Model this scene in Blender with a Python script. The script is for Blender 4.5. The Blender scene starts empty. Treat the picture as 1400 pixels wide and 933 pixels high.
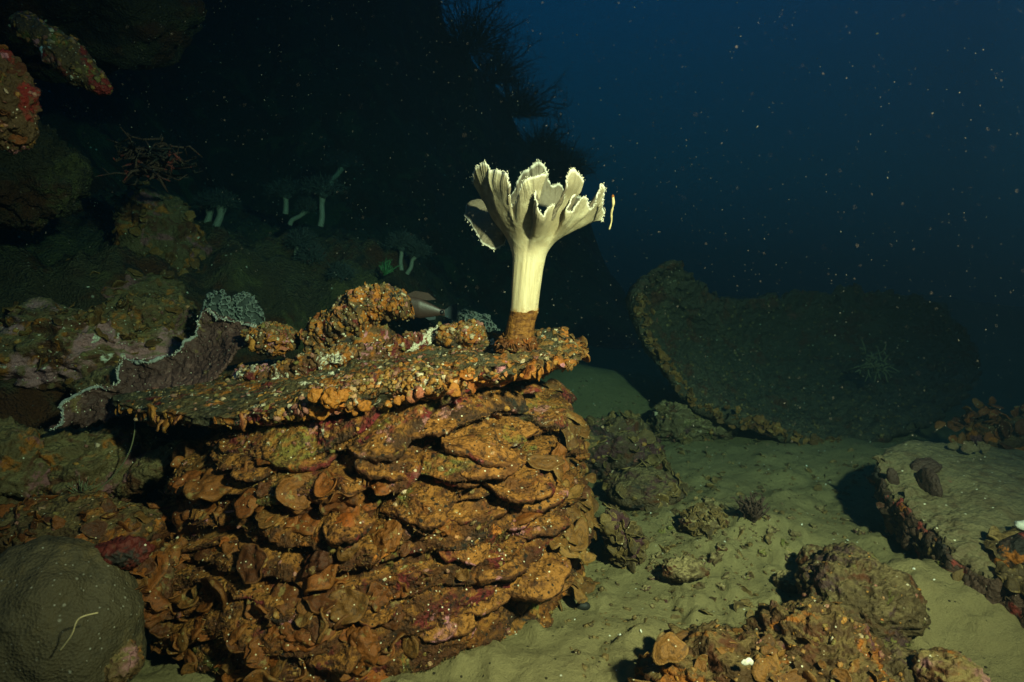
import bpy, bmesh, math, random
import numpy as np
from mathutils import Vector

C = bpy.context.scene
COL = C.collection
R = math.radians

# ------------------------------------------------------------------ camera
CAMZ, PITCH, FPX = 0.80, 8.5, 912.0
cam = bpy.data.cameras.new('camera')
cam.sensor_width = 36.0
cam.lens = 36.0 * FPX / 1400.0
cam.clip_start, cam.clip_end = 0.02, 200
camo = bpy.data.objects.new('camera', cam)
COL.objects.link(camo)
camo.location = (0, 0, CAMZ)
camo.rotation_euler = (R(90 - PITCH), 0, 0)
cam.dof.use_dof = True; cam.dof.focus_distance = 1.45; cam.dof.aperture_fstop = 5.6
C.camera = camo

# ------------------------------------------------------------------ world: the dim blue daylight of deep water
w = bpy.data.worlds.new('World'); C.world = w; w.use_nodes = True
nt = w.node_tree; nt.nodes.clear()
o_ = nt.nodes.new('ShaderNodeOutputWorld'); bg = nt.nodes.new('ShaderNodeBackground')
tc = nt.nodes.new('ShaderNodeTexCoord'); sep = nt.nodes.new('ShaderNodeSeparateXYZ')
mx = nt.nodes.new('ShaderNodeMath'); mx.operation = 'MULTIPLY_ADD'
mx.inputs[1].default_value = 0.06
rp = nt.nodes.new('ShaderNodeValToRGB')
nt.links.new(tc.outputs['Generated'], sep.inputs[0])
nt.links.new(sep.outputs['X'], mx.inputs[0]); nt.links.new(sep.outputs['Z'], mx.inputs[2])
mr = nt.nodes.new('ShaderNodeMapRange'); mr.inputs[1].default_value = -0.10; mr.inputs[2].default_value = 0.45
nt.links.new(mx.outputs[0], mr.inputs[0]); nt.links.new(mr.outputs[0], rp.inputs[0])
e = rp.color_ramp.elements
e[0].position = 0.0; e[0].color = (0.0, 0.004, 0.005, 1)
e[1].position = 1.0; e[1].color = (0.002, 0.105, 0.185, 1)
for p, c in ((0.18, (0.0, 0.018, 0.022)), (0.40, (0.001, 0.050, 0.064)), (0.62, (0.001, 0.072, 0.110)), (0.85, (0.002, 0.100, 0.175))):
    q = e.new(p); q.color = (*c, 1)
nt.links.new(rp.outputs[0], bg.inputs[0]); nt.links.new(bg.outputs[0], o_.inputs[0])
bg.inputs[1].default_value = 1.55

# ------------------------------------------------------------------ the diver's two strobes, on arms beside the camera
def strobe(loc, aim, watts, col, size=125, blend=0.9, rad=0.05):
    l = bpy.data.lights.new('dive_strobe', 'SPOT'); l.energy = watts; l.color = col
    l.spot_size = R(size); l.spot_blend = blend; l.shadow_soft_size = rad
    o = bpy.data.objects.new('dive_strobe', l); COL.objects.link(o)
    o.location = loc
    o.rotation_euler = (Vector(aim) - Vector(loc)).to_track_quat('-Z', 'Y').to_euler()
strobe((0.80, -0.15, 1.42), (0.22, 1.6, 0.60), 980, (1.0, 0.61, 0.31), 84, 1.0)
strobe((-0.75, -0.15, 1.20), (-0.5, 1.8, 0.62), 7, (1.0, 0.62, 0.34), 104, 1.0)

C.view_settings.view_transform = 'Standard'
C.view_settings.look = 'None'
C.view_settings.exposure = 0.0
C.view_settings.gamma = 1.0
C.render.engine = 'CYCLES'
C.cycles.use_denoising = True
C.cycles.max_bounces = 6
C.cycles.volume_bounces = 1
C.cycles.diffuse_bounces = 3
C.cycles.glossy_bounces = 2
C.cycles.transparent_max_bounces = 8

# ------------------------------------------------------------------ helpers: picture coordinates <-> space
_cp, _sp = math.cos(R(PITCH)), math.sin(R(PITCH))
def at(px, py, Y):
    a, b = (px - 700.0) / FPX, -(py - 466.5) / FPX
    dx, dy, dz = a, _cp + b * _sp, -_sp + b * _cp
    k = Y / dy
    return np.array([dx * k, Y, CAMZ + dz * k])
def mpp(Y): return Y / FPX / _cp
def atl(L): return np.array([at(*p) for p in L])

def proj(V):
    V = np.asarray(V, float); d = V - np.array([0, 0, CAMZ]); f_ = d[:, 1] * _cp - d[:, 2] * _sp; u_ = d[:, 1] * _sp + d[:, 2] * _cp
    return np.stack([700 + FPX * d[:, 0] / f_, 466.5 - FPX * u_ / f_], 1), d[:, 1]
def hit(px, py, V):
    """the depth at which a surface is met in that direction"""
    q, y = proj(V); k = np.argsort(((q - [px, py]) ** 2).sum(1))[:6]
    return float(y[k].min())
def ground(px, py):
    Y = np.linspace(.9, 8, 1400); P = np.array([at(px, py, y) for y in Y]); h = sand_h(P[:, 0], P[:, 1])
    k = np.argmax(P[:, 2] < h); return float(Y[k])

# ------------------------------------------------------------------ helpers: noise
_rg = np.random.RandomState(7)
PERM = np.concatenate([_rg.permutation(512)] * 3)
G3 = _rg.normal(size=(512, 3)); G3 /= np.linalg.norm(G3, axis=1)[:, None]
RND = _rg.rand(512, 3)
def _h(i, j, k): return PERM[(PERM[(PERM[i & 511] + j) & 511] + k) & 511]
def perlin(P):
    P = np.asarray(P, float); I = np.floor(P).astype(int); f = P - I
    u = f * f * f * (f * (f * 6 - 15) + 10)
    out = np.zeros(len(P))
    for a in (0, 1):
        wa = u[:, 0] if a else 1 - u[:, 0]
        for b in (0, 1):
            wb = wa * (u[:, 1] if b else 1 - u[:, 1])
            for c in (0, 1):
                wc = wb * (u[:, 2] if c else 1 - u[:, 2])
                g = G3[_h(I[:, 0] + a, I[:, 1] + b, I[:, 2] + c)]
                out += wc * (g[:, 0] * (f[:, 0] - a) + g[:, 1] * (f[:, 1] - b) + g[:, 2] * (f[:, 2] - c))
    return out * 1.5
def fbm(P, octv=4, gain=0.5, seed=0.0):
    P = np.asarray(P, float) + seed * 17.31
    s = np.zeros(len(P)); a = 1.0
    for _ in range(octv):
        s += a * perlin(P); P = P * 2.03 + 11.7; a *= gain
    return s
def ridged(P, octv=4, gain=0.5, seed=0.0):
    P = np.asarray(P, float) + seed * 13.1
    s = np.zeros(len(P)); a = 1.0
    for _ in range(octv):
        s += a * (1 - 2 * np.abs(perlin(P))); P = P * 2.1 + 5.2; a *= gain
    return s
def worley(P, seed=0.0):
    P = np.asarray(P, float) + seed * 9.7
    I = np.floor(P).astype(int); f = P - I
    d = np.full(len(P), 9.0)
    for a in (-1, 0, 1):
        for b in (-1, 0, 1):
            for c in (-1, 0, 1):
                r = RND[_h(I[:, 0] + a, I[:, 1] + b, I[:, 2] + c)]
                q = r + (a, b, c) - f
                d = np.minimum(d, (q * q).sum(1))
    return np.sqrt(d)
def ss(a, b, x):
    t = np.clip((x - a) / (b - a), 0, 1); return t * t * (3 - 2 * t)

# ------------------------------------------------------------------ helpers: objects
def thing(name, label, cat, loc, group=None):
    o = bpy.data.objects.new(name, None); COL.objects.link(o)
    o.empty_display_size = 0.05
    o.location = loc; o['label'] = label; o['category'] = cat
    if group: o['group'] = group
    return o
def tag(o, label, cat, group=None):
    o['label'] = label; o['category'] = cat
    if group: o['group'] = group
    return o
def wloc(o):
    v = np.zeros(3)
    while o is not None:
        v += np.array(o.location); o = o.parent
    return v
def mesh(name, V, F, mat, parent=None, loc=None, attrs=None, smooth=True, kind=None):
    """one mesh object; V in world space, the object's origin at loc (or its parent's base)"""
    V = np.asarray(V, float)
    base = np.array(loc, float) if loc is not None else (wloc(parent) if parent is not None else np.zeros(3))
    me = bpy.data.meshes.new(name)
    if isinstance(F, np.ndarray) and F.ndim == 2:
        n, k = F.shape
        me.vertices.add(len(V)); me.vertices.foreach_set('co', (V - base).astype(np.float32).ravel())
        me.loops.add(n * k); me.loops.foreach_set('vertex_index', F.astype(np.int32).ravel())
        me.polygons.add(n); me.polygons.foreach_set('loop_start', np.arange(0, n * k, k, dtype=np.int32))
        me.polygons.foreach_set('loop_total', np.full(n, k, dtype=np.int32))
        me.update(calc_edges=True); me.validate()
    else:
        me.from_pydata((V - base).tolist(), [], [list(map(int, f)) for f in F]); me.update()
    if attrs:
        for k, a in attrs.items():
            at_ = me.attributes.new(k, 'FLOAT', 'POINT'); at_.data.foreach_set('value', np.asarray(a, np.float32))
    if smooth: me.polygons.foreach_set('use_smooth', np.ones(len(me.polygons), bool))
    me.materials.append(mat)
    o = bpy.data.objects.new(name, me); COL.objects.link(o)
    if parent is not None:
        o.parent = parent; o.location = base - wloc(parent)
    else:
        o.location = base
    if kind: o['kind'] = kind
    return o
def grid_faces(nu, nv, wrap=False):
    i = np.arange(nu if wrap else nu - 1); j = np.arange(nv - 1)
    I, J = np.meshgrid(i, j, indexing='ij'); I = I.ravel(); J = J.ravel(); I2 = (I + 1) % nu
    return np.stack([I * nv + J, I2 * nv + J, I2 * nv + J + 1, I * nv + J + 1], 1)
def vnormals(V, F):
    a = V[F[:, 0]]; b = V[F[:, 1]]; c = V[F[:, -1] if F.shape[1] == 4 else F[:, 2]]
    d = V[F[:, 2]]
    n = np.cross(d - a, (V[F[:, 3]] if F.shape[1] == 4 else c) - b) if F.shape[1] == 4 else np.cross(b - a, c - a)
    N = np.zeros_like(V)
    for k in range(F.shape[1]): np.add.at(N, F[:, k], n)
    return N / (np.linalg.norm(N, axis=1)[:, None] + 1e-12)
def shell(V, F, nu, nv, wrap, thick, flip=False):
    """give a nu x nv sheet thickness and close its border"""
    N = vnormals(V, F)
    t = thick[:, None] if isinstance(thick, np.ndarray) else thick
    V2 = V - N * t; n = len(V)
    Fs = [F, (F + n)[:, ::-1]]
    def strip(idx, closed):
        a = idx; b = np.roll(idx, -1)
        if not closed: a, b = idx[:-1], idx[1:]
        return np.stack([a, a + n, b + n, b], 1)
    if wrap:
        Fs.append(strip(np.arange(nu) * nv + nv - 1, True)[:, ::-1])
    else:
        Fs.append(strip(np.arange(nu) * nv, False)); Fs.append(strip(np.arange(nu) * nv + nv - 1, False)[:, ::-1])
        Fs.append(strip(np.arange(nv), False)[:, ::-1]); Fs.append(strip((nu - 1) * nv + np.arange(nv), False))
    return np.concatenate([V, V2]), np.concatenate(Fs)
_ico = {}
def ico(sub):
    if sub not in _ico:
        bm = bmesh.new(); bmesh.ops.create_icosphere(bm, subdivisions=sub, radius=1.0)
        V = np.array([v.co[:] for v in bm.verts]); F = np.array([[v.index for v in f.verts] for f in bm.faces]); bm.free()
        _ico[sub] = (V, F)
    return _ico[sub]
def catmull(P, n, closed=False):
    P = np.asarray(P, float); m = len(P)
    t = np.linspace(0, m if closed else m - 1, n, endpoint=not closed)
    i = np.floor(t).astype(int); f = (t - i)[:, None]
    if closed: g = lambda k: P[(i + k) % m]
    else:
        i = np.minimum(i, m - 2); f = (t - i)[:, None]
        g = lambda k: P[np.clip(i + k, 0, m - 1)]
    a, b, c, d = g(-1), g(0), g(1), g(2)
    return 0.5 * (2 * b + (c - a) * f + (2 * a - 5 * b + 4 * c - d) * f ** 2 + (3 * b - a - 3 * c + d) * f ** 3)
def frames(N, rng):
    """random tangents for normals N"""
    N = N / (np.linalg.norm(N, axis=1)[:, None] + 1e-9)
    A = rng.normal(size=N.shape); T = A - (A * N).sum(1)[:, None] * N
    T /= np.linalg.norm(T, axis=1)[:, None] + 1e-9
    return T, np.cross(N, T), N
def pick(V, F, n, rng, cond=None):
    """n random points on a mesh, with normals"""
    a, b, c = V[F[:, 0]], V[F[:, 1]], V[F[:, 2]]
    d = V[F[:, -1]]
    nr = np.cross(c - a, d - b) if F.shape[1] == 4 else np.cross(b - a, c - a)
    ar = np.linalg.norm(nr, axis=1); ctr = (a + b + c + d) / 4
    nr = nr / (ar[:, None] + 1e-12)
    p = ar.copy()
    if cond is not None: p = p * cond(ctr, nr)
    p /= p.sum()
    k = rng.choice(len(F), n, p=p)
    u, v = rng.rand(n, 1), rng.rand(n, 1)
    P = (a[k] * (1 - u) + b[k] * u) * (1 - v) + (d[k] * (1 - u) + c[k] * u) * v
    return P, nr[k]
def fronds(P, N, S, rng, nr=4, ntt=14, cup=(0.1, 0.5), ruf=0.15, thick=0.06, asp=(0.75, 1.15), off=0.12, lobes=0.14, tangent=None):
    """round, ruffled, cupped blades; returns one mesh holding all of them"""
    M = len(P); T, B, N = frames(N, rng)
    if tangent is not None:
        T = tangent - (tangent * N).sum(1)[:, None] * N; T /= np.linalg.norm(T, axis=1)[:, None]; B = np.cross(N, T)
    r = np.linspace(0, 1, nr + 1)[1:]; th = np.arange(ntt) * 2 * math.pi / ntt
    RR, TH = np.meshgrid(r, th, indexing='ij'); RR = np.append(0, RR.ravel()); TH = np.append(0, TH.ravel())
    ph = rng.rand(M, 4) * 6.283
    edge = 1 + lobes * np.sin(2 * TH + ph[:, :1]) + lobes * 0.8 * np.sin(3 * TH + ph[:, 1:2]) + lobes * .5 * np.sin(5 * TH + ph[:, 2:3])
    cu = rng.uniform(*cup, (M, 1)); a = rng.uniform(*asp, (M, 1)); kk = rng.choice([3, 4, 5], (M, 1))
    u = RR * edge * np.cos(TH) * a; v = RR * edge * np.sin(TH)
    wv = cu * RR ** 2 + ruf * rng.rand(M, 1) * RR ** 2 * np.sin(kk * TH + ph[:, 3:4]) + .05 * np.sin(9 * RR + ph[:, :1])
    def place(u, v, wv):
        s = S[:, None]
        return (P[:, None] + (off * s)[..., None] * N[:, None] + (u * s)[..., None] * T[:, None] + (v * s)[..., None] * B[:, None] + (wv * s)[..., None] * N[:, None])
    top = place(u, v, wv); bot = place(u * .97, v * .97, wv - thick * (1.1 - .5 * RR))
    K = len(RR); V = np.concatenate([top, bot], 1).reshape(-1, 3)
    F = []
    for j in range(ntt):
        j2 = (j + 1) % ntt
        F.append((0, 1 + j, 1 + j2, 1 + j2)); F.append((K, K + 1 + j2, K + 1 + j, K + 1 + j))
        for i in range(nr - 1):
            q = 1 + i * ntt
            F.append((q + j, q + ntt + j, q + ntt + j2, q + j2)); F.append((K + q + j, K + q + j2, K + q + ntt + j2, K + q + ntt + j))
        q = 1 + (nr - 1) * ntt
        F.append((q + j, K + q + j, K + q + j2, q + j2))
    F = np.array(F); tri = F[:, 2] == F[:, 3]
    off_ = np.arange(M)[:, None, None] * 2 * K
    Fq = (F[~tri][None] + off_).reshape(-1, 4); Ft = (F[tri][None, :, :3] + off_).reshape(-1, 3)
    Fall = [tuple(f) for f in Fq.tolist()] + [tuple(f) for f in Ft.tolist()]
    tint = np.repeat(rng.rand(M), 2 * K); rad = np.tile(np.concatenate([RR, RR]), M)
    return V, Fall, {'tint': tint, 'rad': rad}
def lumps(P, N, S, rng, sub=2, flat=(0.5, 0.9), rough=0.35):
    bv, bf = ico(sub); M = len(P); T, B, N = frames(N, rng)
    a = rng.uniform(.7, 1.25, (M, 1)); b = rng.uniform(.7, 1.25, (M, 1)); c = rng.uniform(*flat, (M, 1))
    q = (bv[None] * 1.3 + rng.rand(M, 1, 3) * 40).reshape(-1, 3)
    d = 1 + rough * fbm(q, 2).reshape(M, -1)
    s = S[:, None]
    V = P[:, None] + ((bv[:, 0] * a * d * s)[..., None] * T[:, None] + (bv[:, 1] * b * d * s)[..., None] * B[:, None] + (bv[:, 2] * c * d * s)[..., None] * N[:, None])
    F = (bf[None] + (np.arange(M) * len(bv))[:, None, None]).reshape(-1, 3)
    return V.reshape(-1, 3), F, {'tint': np.repeat(rng.rand(M), len(bv)), 'rad': np.tile(np.clip(bv[:, 2] * .5 + .5, 0, 1), M)}
def spikes(P, D, L, W, k=4):
    """thin tapered bristles from P along D"""
    M = len(P); rng = np.random.RandomState(M); T, B, D = frames(D, rng)
    an = np.arange(k) * 2 * math.pi / k
    ring = np.cos(an)[None, :, None] * T[:, None] + np.sin(an)[None, :, None] * B[:, None]
    lo = P[:, None] + ring * W[:, None, None]
    hi = P[:, None] + ring * (W * .65)[:, None, None] + (D * L[:, None])[:, None]
    tip = P + D * (L * 1.12)[:, None]
    V = np.concatenate([lo, hi, tip[:, None]], 1).reshape(-1, 3)
    F = [(j, (j + 1) % k, k + (j + 1) % k, k + j) for j in range(k)]
    T3 = [(k + j, k + (j + 1) % k, 2 * k) for j in range(k)]
    o = np.arange(M)[:, None, None] * (2 * k + 1)
    return V, [tuple(f) for f in (np.array(F)[None] + o).reshape(-1, 4).tolist()] + [tuple(f) for f in (np.array(T3)[None] + o).reshape(-1, 3).tolist()], {'tint': np.repeat(rng.rand(M), 2 * k + 1)}
def tube(path, rad, k=8):
    """a tapering tube along a polyline"""
    path = np.asarray(path, float); n = len(path); rad = np.broadcast_to(rad, n)
    t = np.gradient(path, axis=0); t /= np.linalg.norm(t, axis=1)[:, None] + 1e-9
    ref = np.array([0, 0, 1.0]) if abs(t[:, 2]).mean() < .8 else np.array([1.0, 0, 0])
    u = np.cross(t, ref); u /= np.linalg.norm(u, axis=1)[:, None] + 1e-9; v = np.cross(t, u)
    an = np.arange(k) * 2 * math.pi / k
    V = path[:, None] + rad[:, None, None] * (np.cos(an)[None, :, None] * u[:, None] + np.sin(an)[None, :, None] * v[:, None])
    V = V.reshape(-1, 3); F = []
    for i in range(n - 1):
        for j in range(k):
            j2 = (j + 1) % k; F.append((i * k + j, i * k + j2, (i + 1) * k + j2, (i + 1) * k + j))
    F.append(tuple(range(k))[::-1]); F.append(tuple((n - 1) * k + j for j in range(k)))
    return V, F
def join(parts):
    V, F, A = [], [], {}; n = 0
    for p in parts:
        v, f = p[0], p[1]; V.append(v); F += [tuple(int(i) + n for i in q) for q in f]; n += len(v)
    return np.concatenate(V), F

# ------------------------------------------------------------------ helpers: materials
class NT:
    def __init__(s, name, rough=0.7, spec=0.25):
        s.m = bpy.data.materials.new(name); s.m.use_nodes = True; s.t = s.m.node_tree
        s.b = s.t.nodes['Principled BSDF']; s.b.inputs['Roughness'].default_value = rough
        s.b.inputs['Specular IOR Level'].default_value = spec
        s.tc = s.t.nodes.new('ShaderNodeTexCoord'); s.co = s.tc.outputs['Object']
    def n(s, kind, **kw):
        q = s.t.nodes.new(kind)
        for k, v in kw.items(): setattr(q, k, v)
        return q
    def l(s, a, b): s.t.links.new(a, b)
    def noise(s, scale, detail=4, rough=0.55, off=0.0, dist=0.0, co=None):
        mp = s.n('ShaderNodeMapping'); mp.inputs['Location'].default_value = (off * 3.1, off * 1.7, off * 5.3); s.l(co or s.co, mp.inputs[0])
        q = s.n('ShaderNodeTexNoise'); q.inputs['Scale'].default_value = scale; q.inputs['Detail'].default_value = detail
        q.inputs['Roughness'].default_value = rough; q.inputs['Distortion'].default_value = dist; s.l(mp.outputs[0], q.inputs['Vector'])
        return q.outputs[0]
    def voro(s, scale, feat='F1', out='Distance', off=0.0):
        mp = s.n('ShaderNodeMapping'); mp.inputs['Location'].default_value = (off, off * 2, off * 3); s.l(s.co, mp.inputs[0])
        q = s.n('ShaderNodeTexVoronoi', feature=feat); q.inputs['Scale'].default_value = scale; s.l(mp.outputs[0], q.inputs['Vector'])
        return q.outputs[out]
    def step(s, x, a, b):
        q = s.n('ShaderNodeMapRange', interpolation_type='SMOOTHSTEP'); q.inputs[1].default_value = a; q.inputs[2].default_value = b
        s.l(x, q.inputs[0]); return q.outputs[0]
    def math(s, op, a, b=None):
        q = s.n('ShaderNodeMath', operation=op)
        for i, x in enumerate((a, b)):
            if x is None: continue
            if isinstance(x, (int, float)): q.inputs[i].default_value = x
            else: s.l(x, q.inputs[i])
        return q.outputs[0]
    def mix(s, f, a, b, mode='MIX'):
        q = s.n('ShaderNodeMix', data_type='RGBA', blend_type=mode)
        if isinstance(f, (int, float)): q.inputs[0].default_value = f
        else: s.l(f, q.inputs[0])
        for i, x in ((6, a), (7, b)):
            if isinstance(x, tuple): q.inputs[i].default_value = (*x, 1)
            else: s.l(x, q.inputs[i])
        return q.outputs[2]
    def attr(s, name): return s.n('ShaderNodeAttribute', attribute_name=name).outputs['Fac']
    def ramp(s, x, stops):
        q = s.n('ShaderNodeValToRGB'); e = q.color_ramp.elements
        while len(e) < len(stops): e.new(0.5)
        for i, (p, c) in enumerate(stops): e[i].position = p; e[i].color = (*c, 1)
        s.l(x, q.inputs[0]); return q.outputs[0]
    def nz(s):
        g = s.n('ShaderNodeNewGeometry'); q = s.n('ShaderNodeSeparateXYZ'); s.l(g.outputs['Normal'], q.inputs[0]); return q.outputs['Z']
    def bump(s, h, dist=0.004, strength=1.0, prev=None):
        q = s.n('ShaderNodeBump'); q.inputs['Distance'].default_value = dist; q.inputs['Strength'].default_value = strength
        s.l(h, q.inputs['Height'])
        if prev is not None: s.l(prev, q.inputs['Normal'])
        s.l(q.outputs[0], s.b.inputs['Normal']); return q.outputs[0]
    def done(s, col):
        if isinstance(col, tuple): s.b.inputs['Base Color'].default_value = (*col, 1)
        else: s.l(col, s.b.inputs['Base Color'])
        return s.m

def crust(name, base, patches, sed=None, sed_amt=(0.35, 0.75), specks=0.0, speck_scale=160, fine=90, bump=0.006, rough=0.65, spec=0.3, zone=None, pits=0.0):
    """encrusted rock: patches = (colour, noise scale, low, high, offset); sediment lies on upward faces"""
    k = NT(name, rough, spec)
    col = k.mix(k.noise(fine, 3, .6), tuple(x * .55 for x in base), tuple(min(1, x * 1.4) for x in base))
    for (c, sc, a, b, o) in patches:
        m = k.step(k.noise(sc, 5, .62, o, .6), a, b)
        cc = k.mix(k.noise(fine * 1.3, 2, .6, o + 3), tuple(x * .6 for x in c), tuple(min(1, x * 1.35) for x in c))
        col = k.mix(m, col, cc)
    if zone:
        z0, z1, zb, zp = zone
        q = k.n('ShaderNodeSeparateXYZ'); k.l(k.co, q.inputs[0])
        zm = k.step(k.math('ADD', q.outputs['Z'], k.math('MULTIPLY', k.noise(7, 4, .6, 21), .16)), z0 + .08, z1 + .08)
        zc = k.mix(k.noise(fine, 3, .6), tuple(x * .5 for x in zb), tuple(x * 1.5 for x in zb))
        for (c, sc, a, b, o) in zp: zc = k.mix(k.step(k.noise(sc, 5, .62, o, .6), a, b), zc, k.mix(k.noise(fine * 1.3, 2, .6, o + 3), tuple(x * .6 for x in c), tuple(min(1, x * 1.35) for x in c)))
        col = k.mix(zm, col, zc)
    if sed:
        m = k.math('MULTIPLY', k.step(k.nz(), *sed_amt), k.step(k.noise(26, 4, .6, 9), .34, .56))
        sc = k.mix(k.noise(220, 2, .7, 4), tuple(x * .7 for x in sed), tuple(min(1, x * 1.25) for x in sed))
        col = k.mix(m, col, sc)
    if specks > 0:
        d = k.voro(speck_scale); r = k.voro(speck_scale, out='Color')
        sp = k.n('ShaderNodeSeparateColor'); k.l(r, sp.inputs[0])
        m = k.math('MULTIPLY', k.step(d, .34, .2), k.step(sp.outputs[0], 1 - specks, 1 - specks + .02))
        col = k.mix(m, col, (0.75, 0.68, 0.5))  # pale dots painted in for sparkling glints and sand grains
    if pits > 0:
        col = k.mix(k.math('MULTIPLY', k.step(k.noise(75, 4, .7, 33), .50, .62), .75), col, tuple(x * .25 for x in base))
        for sc_, o_ in ((70, 6.1), (150, 2.3)):
            d = k.math('ADD', k.voro(sc_, off=o_), k.math('MULTIPLY', k.noise(180, 2), .3)); r = k.voro(sc_, out='Color', off=o_); sp = k.n('ShaderNodeSeparateColor'); k.l(r, sp.inputs[0])
            col = k.mix(k.math('MULTIPLY', k.step(d, .50, .34), k.step(sp.outputs[1], 1 - pits, 1 - pits + .02)), col, (.012, .007, .004))
    h = k.math('ADD', k.math('MULTIPLY', k.noise(45, 6, .65), 1.0), k.math('MULTIPLY', k.voro(130), .35))
    if pits > 0: h = k.math('ADD', h, k.math('MULTIPLY', k.noise(140, 3, .7, 5), .55))
    k.bump(h, bump, 1.0)
    return k.done(col)

OCHRE = (0.30, 0.092, 0.009); BROWN = (0.075, 0.022, 0.005); ORANGE = (0.42, 0.13, 0.018); CRIM = (0.12, 0.011, 0.010)
PINK = (0.42, 0.16, 0.19); OLIVE = (0.13, 0.12, 0.025); TAN = (0.29, 0.112, 0.019); WHITE = (0.62, 0.56, 0.42); DARK = (0.018, 0.014, 0.010)

M = {}
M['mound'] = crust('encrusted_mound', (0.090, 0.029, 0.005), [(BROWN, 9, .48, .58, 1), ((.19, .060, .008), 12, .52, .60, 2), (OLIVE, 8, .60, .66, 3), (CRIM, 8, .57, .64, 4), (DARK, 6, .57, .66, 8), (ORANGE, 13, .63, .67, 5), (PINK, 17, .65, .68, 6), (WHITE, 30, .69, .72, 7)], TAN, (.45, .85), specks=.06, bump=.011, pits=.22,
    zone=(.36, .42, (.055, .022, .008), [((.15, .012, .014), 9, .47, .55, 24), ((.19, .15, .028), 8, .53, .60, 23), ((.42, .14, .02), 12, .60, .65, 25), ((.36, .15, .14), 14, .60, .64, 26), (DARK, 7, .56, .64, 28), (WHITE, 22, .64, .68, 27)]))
M['ledge'] = crust('ledge_crust', (0.12, 0.040, 0.008), [(BROWN, 9, .50, .58, 1), (CRIM, 12, .54, .60, 4), (PINK, 17, .60, .65, 6), (WHITE, 30, .67, .71, 7)], (.31, .120, .022), (.10, .55), specks=.06, bump=.009, pits=.20)
M['plate'] = crust('plate_crust', (0.085, 0.052, 0.016), [((0.05, 0.046, 0.026), 8, .46, .56, 1), (OCHRE, 12, .52, .58, 2), (CRIM, 14, .58, .62, 4), (ORANGE, 13, .58, .62, 5), (PINK, 26, .63, .66, 6), (WHITE, 34, .62, .66, 7)], (0.11, 0.082, 0.034), (.80, .98), specks=.07, speck_scale=130, bump=.007, pits=.12)
M['ridge'] = crust('ridge_crust', (0.10, 0.04, 0.012), [(CRIM, 12, .50, .57, 4), (OCHRE, 15, .54, .59, 2), (PINK, 18, .58, .63, 6), (WHITE, 15, .55, .60, 7)], (.18, .12, .05), (.7, .98), specks=.12, speck_scale=140, bump=.008)
M['knob'] = crust('knob_crust', (0.10, 0.05, 0.016), [(DARK, 14, .50, .58, 8), (OCHRE, 20, .52, .58, 2), (CRIM, 22, .62, .66, 4), (ORANGE, 24, .61, .65, 5), (PINK, 30, .64, .67, 6), (WHITE, 42, .64, .67, 7)], (0.2, .15, .06), (.6, .95), specks=.1, speck_scale=120, bump=.007)
M['leftrock'] = crust('shaded_rock_crust', (0.10, 0.062, 0.022), [(BROWN, 8, .50, .60, 1), (OCHRE, 9, .54, .62, 2), ((.2, .07, .07), 8, .58, .64, 4), (WHITE, 22, .68, .72, 7)], (0.17, .12, .045), (.4, .9), specks=.03, bump=.01)
M['pinkrock'] = crust('pink_rock_crust', (0.13, 0.075, 0.028), [(BROWN, 9, .52, .60, 1), (OCHRE, 10, .54, .60, 2), ((.34, .15, .15), 7, .50, .58, 4), (WHITE, 16, .62, .68, 7)], (0.2, .14, .05), (.5, .95), specks=.06, bump=.01)
M['redrock'] = crust('red_sponge_crust', (0.09, 0.05, 0.02), [((.20, .016, .010), 13, .52, .60, 4), (OLIVE, 14, .56, .62, 3), (PINK, 18, .60, .64, 6), ((.3, .42, .45), 15, .66, .70, 8)], None, specks=.04, bump=.01)
M['reef'] = crust('reef_rock', (0.055, 0.038, 0.016), [(BROWN, 2.5, .48, .58, 1), ((.10, .08, .025), 3, .54, .62, 2), (DARK, 4, .55, .65, 8)], (.09, .07, .03), (.5, .95), specks=.02, speck_scale=60, fine=30, bump=.03)
M['rubble'] = crust('rubble_crust', (0.10, 0.065, 0.028), [(BROWN, 9, .50, .58, 1), ((.08, .03, .032), 8, .56, .62, 4), (OLIVE, 11, .58, .64, 3)], (0.26, .19, .085), (.45, .85), specks=.02, bump=.01)
M['darkrubble'] = crust('dark_rubble_crust', (0.06, 0.036, 0.016), [(BROWN, 9, .48, .58, 1), ((.06, .018, .022), 7, .52, .60, 4), (DARK, 9, .56, .63, 8)], (0.14, .10, .042), (.6, .97), specks=.02, bump=.01)
M['olive'] = crust('olive_rock_crust', (0.065, 0.040, 0.014), [(BROWN, 9, .50, .58, 1), ((.05, .022, .02), 8, .56, .62, 4), (OLIVE, 11, .58, .64, 3)], (0.13, .09, .036), (.55, .95), specks=.02, bump=.01)
M['brightrock'] = crust('ochre_rock_crust', (0.06, 0.029, 0.008), [(BROWN, 9, .50, .58, 1), (OCHRE, 10, .53, .60, 2), ((.11, .035, .04), 9, .60, .66, 4), (WHITE, 30, .72, .74, 7)], (0.13, .082, .027), (.55, .95), specks=.03, bump=.012)
M['dish'] = crust('dish_coral_skin', (0.050, 0.036, 0.018), [(BROWN, 7, .50, .62, 1), ((.075, .055, .026), 6, .54, .64, 2), ((.16, .05, .03), 11, .66, .70, 4), ((.3, .3, .2), 18, .68, .73, 7)], (0.085, .068, .036), (.5, .95), specks=.02, speck_scale=90, bump=.012)
M['slab'] = crust('slab_coral_skin', (0.12, 0.085, 0.040), [((.085, .05, .024), 7, .52, .64, 1), ((.17, .13, .062), 9, .56, .64, 2), ((.16, .035, .03), 12, .68, .70, 4)], (0.175, .140, .068), (.75, .99), specks=.03, speck_scale=110, bump=.006)
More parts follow.
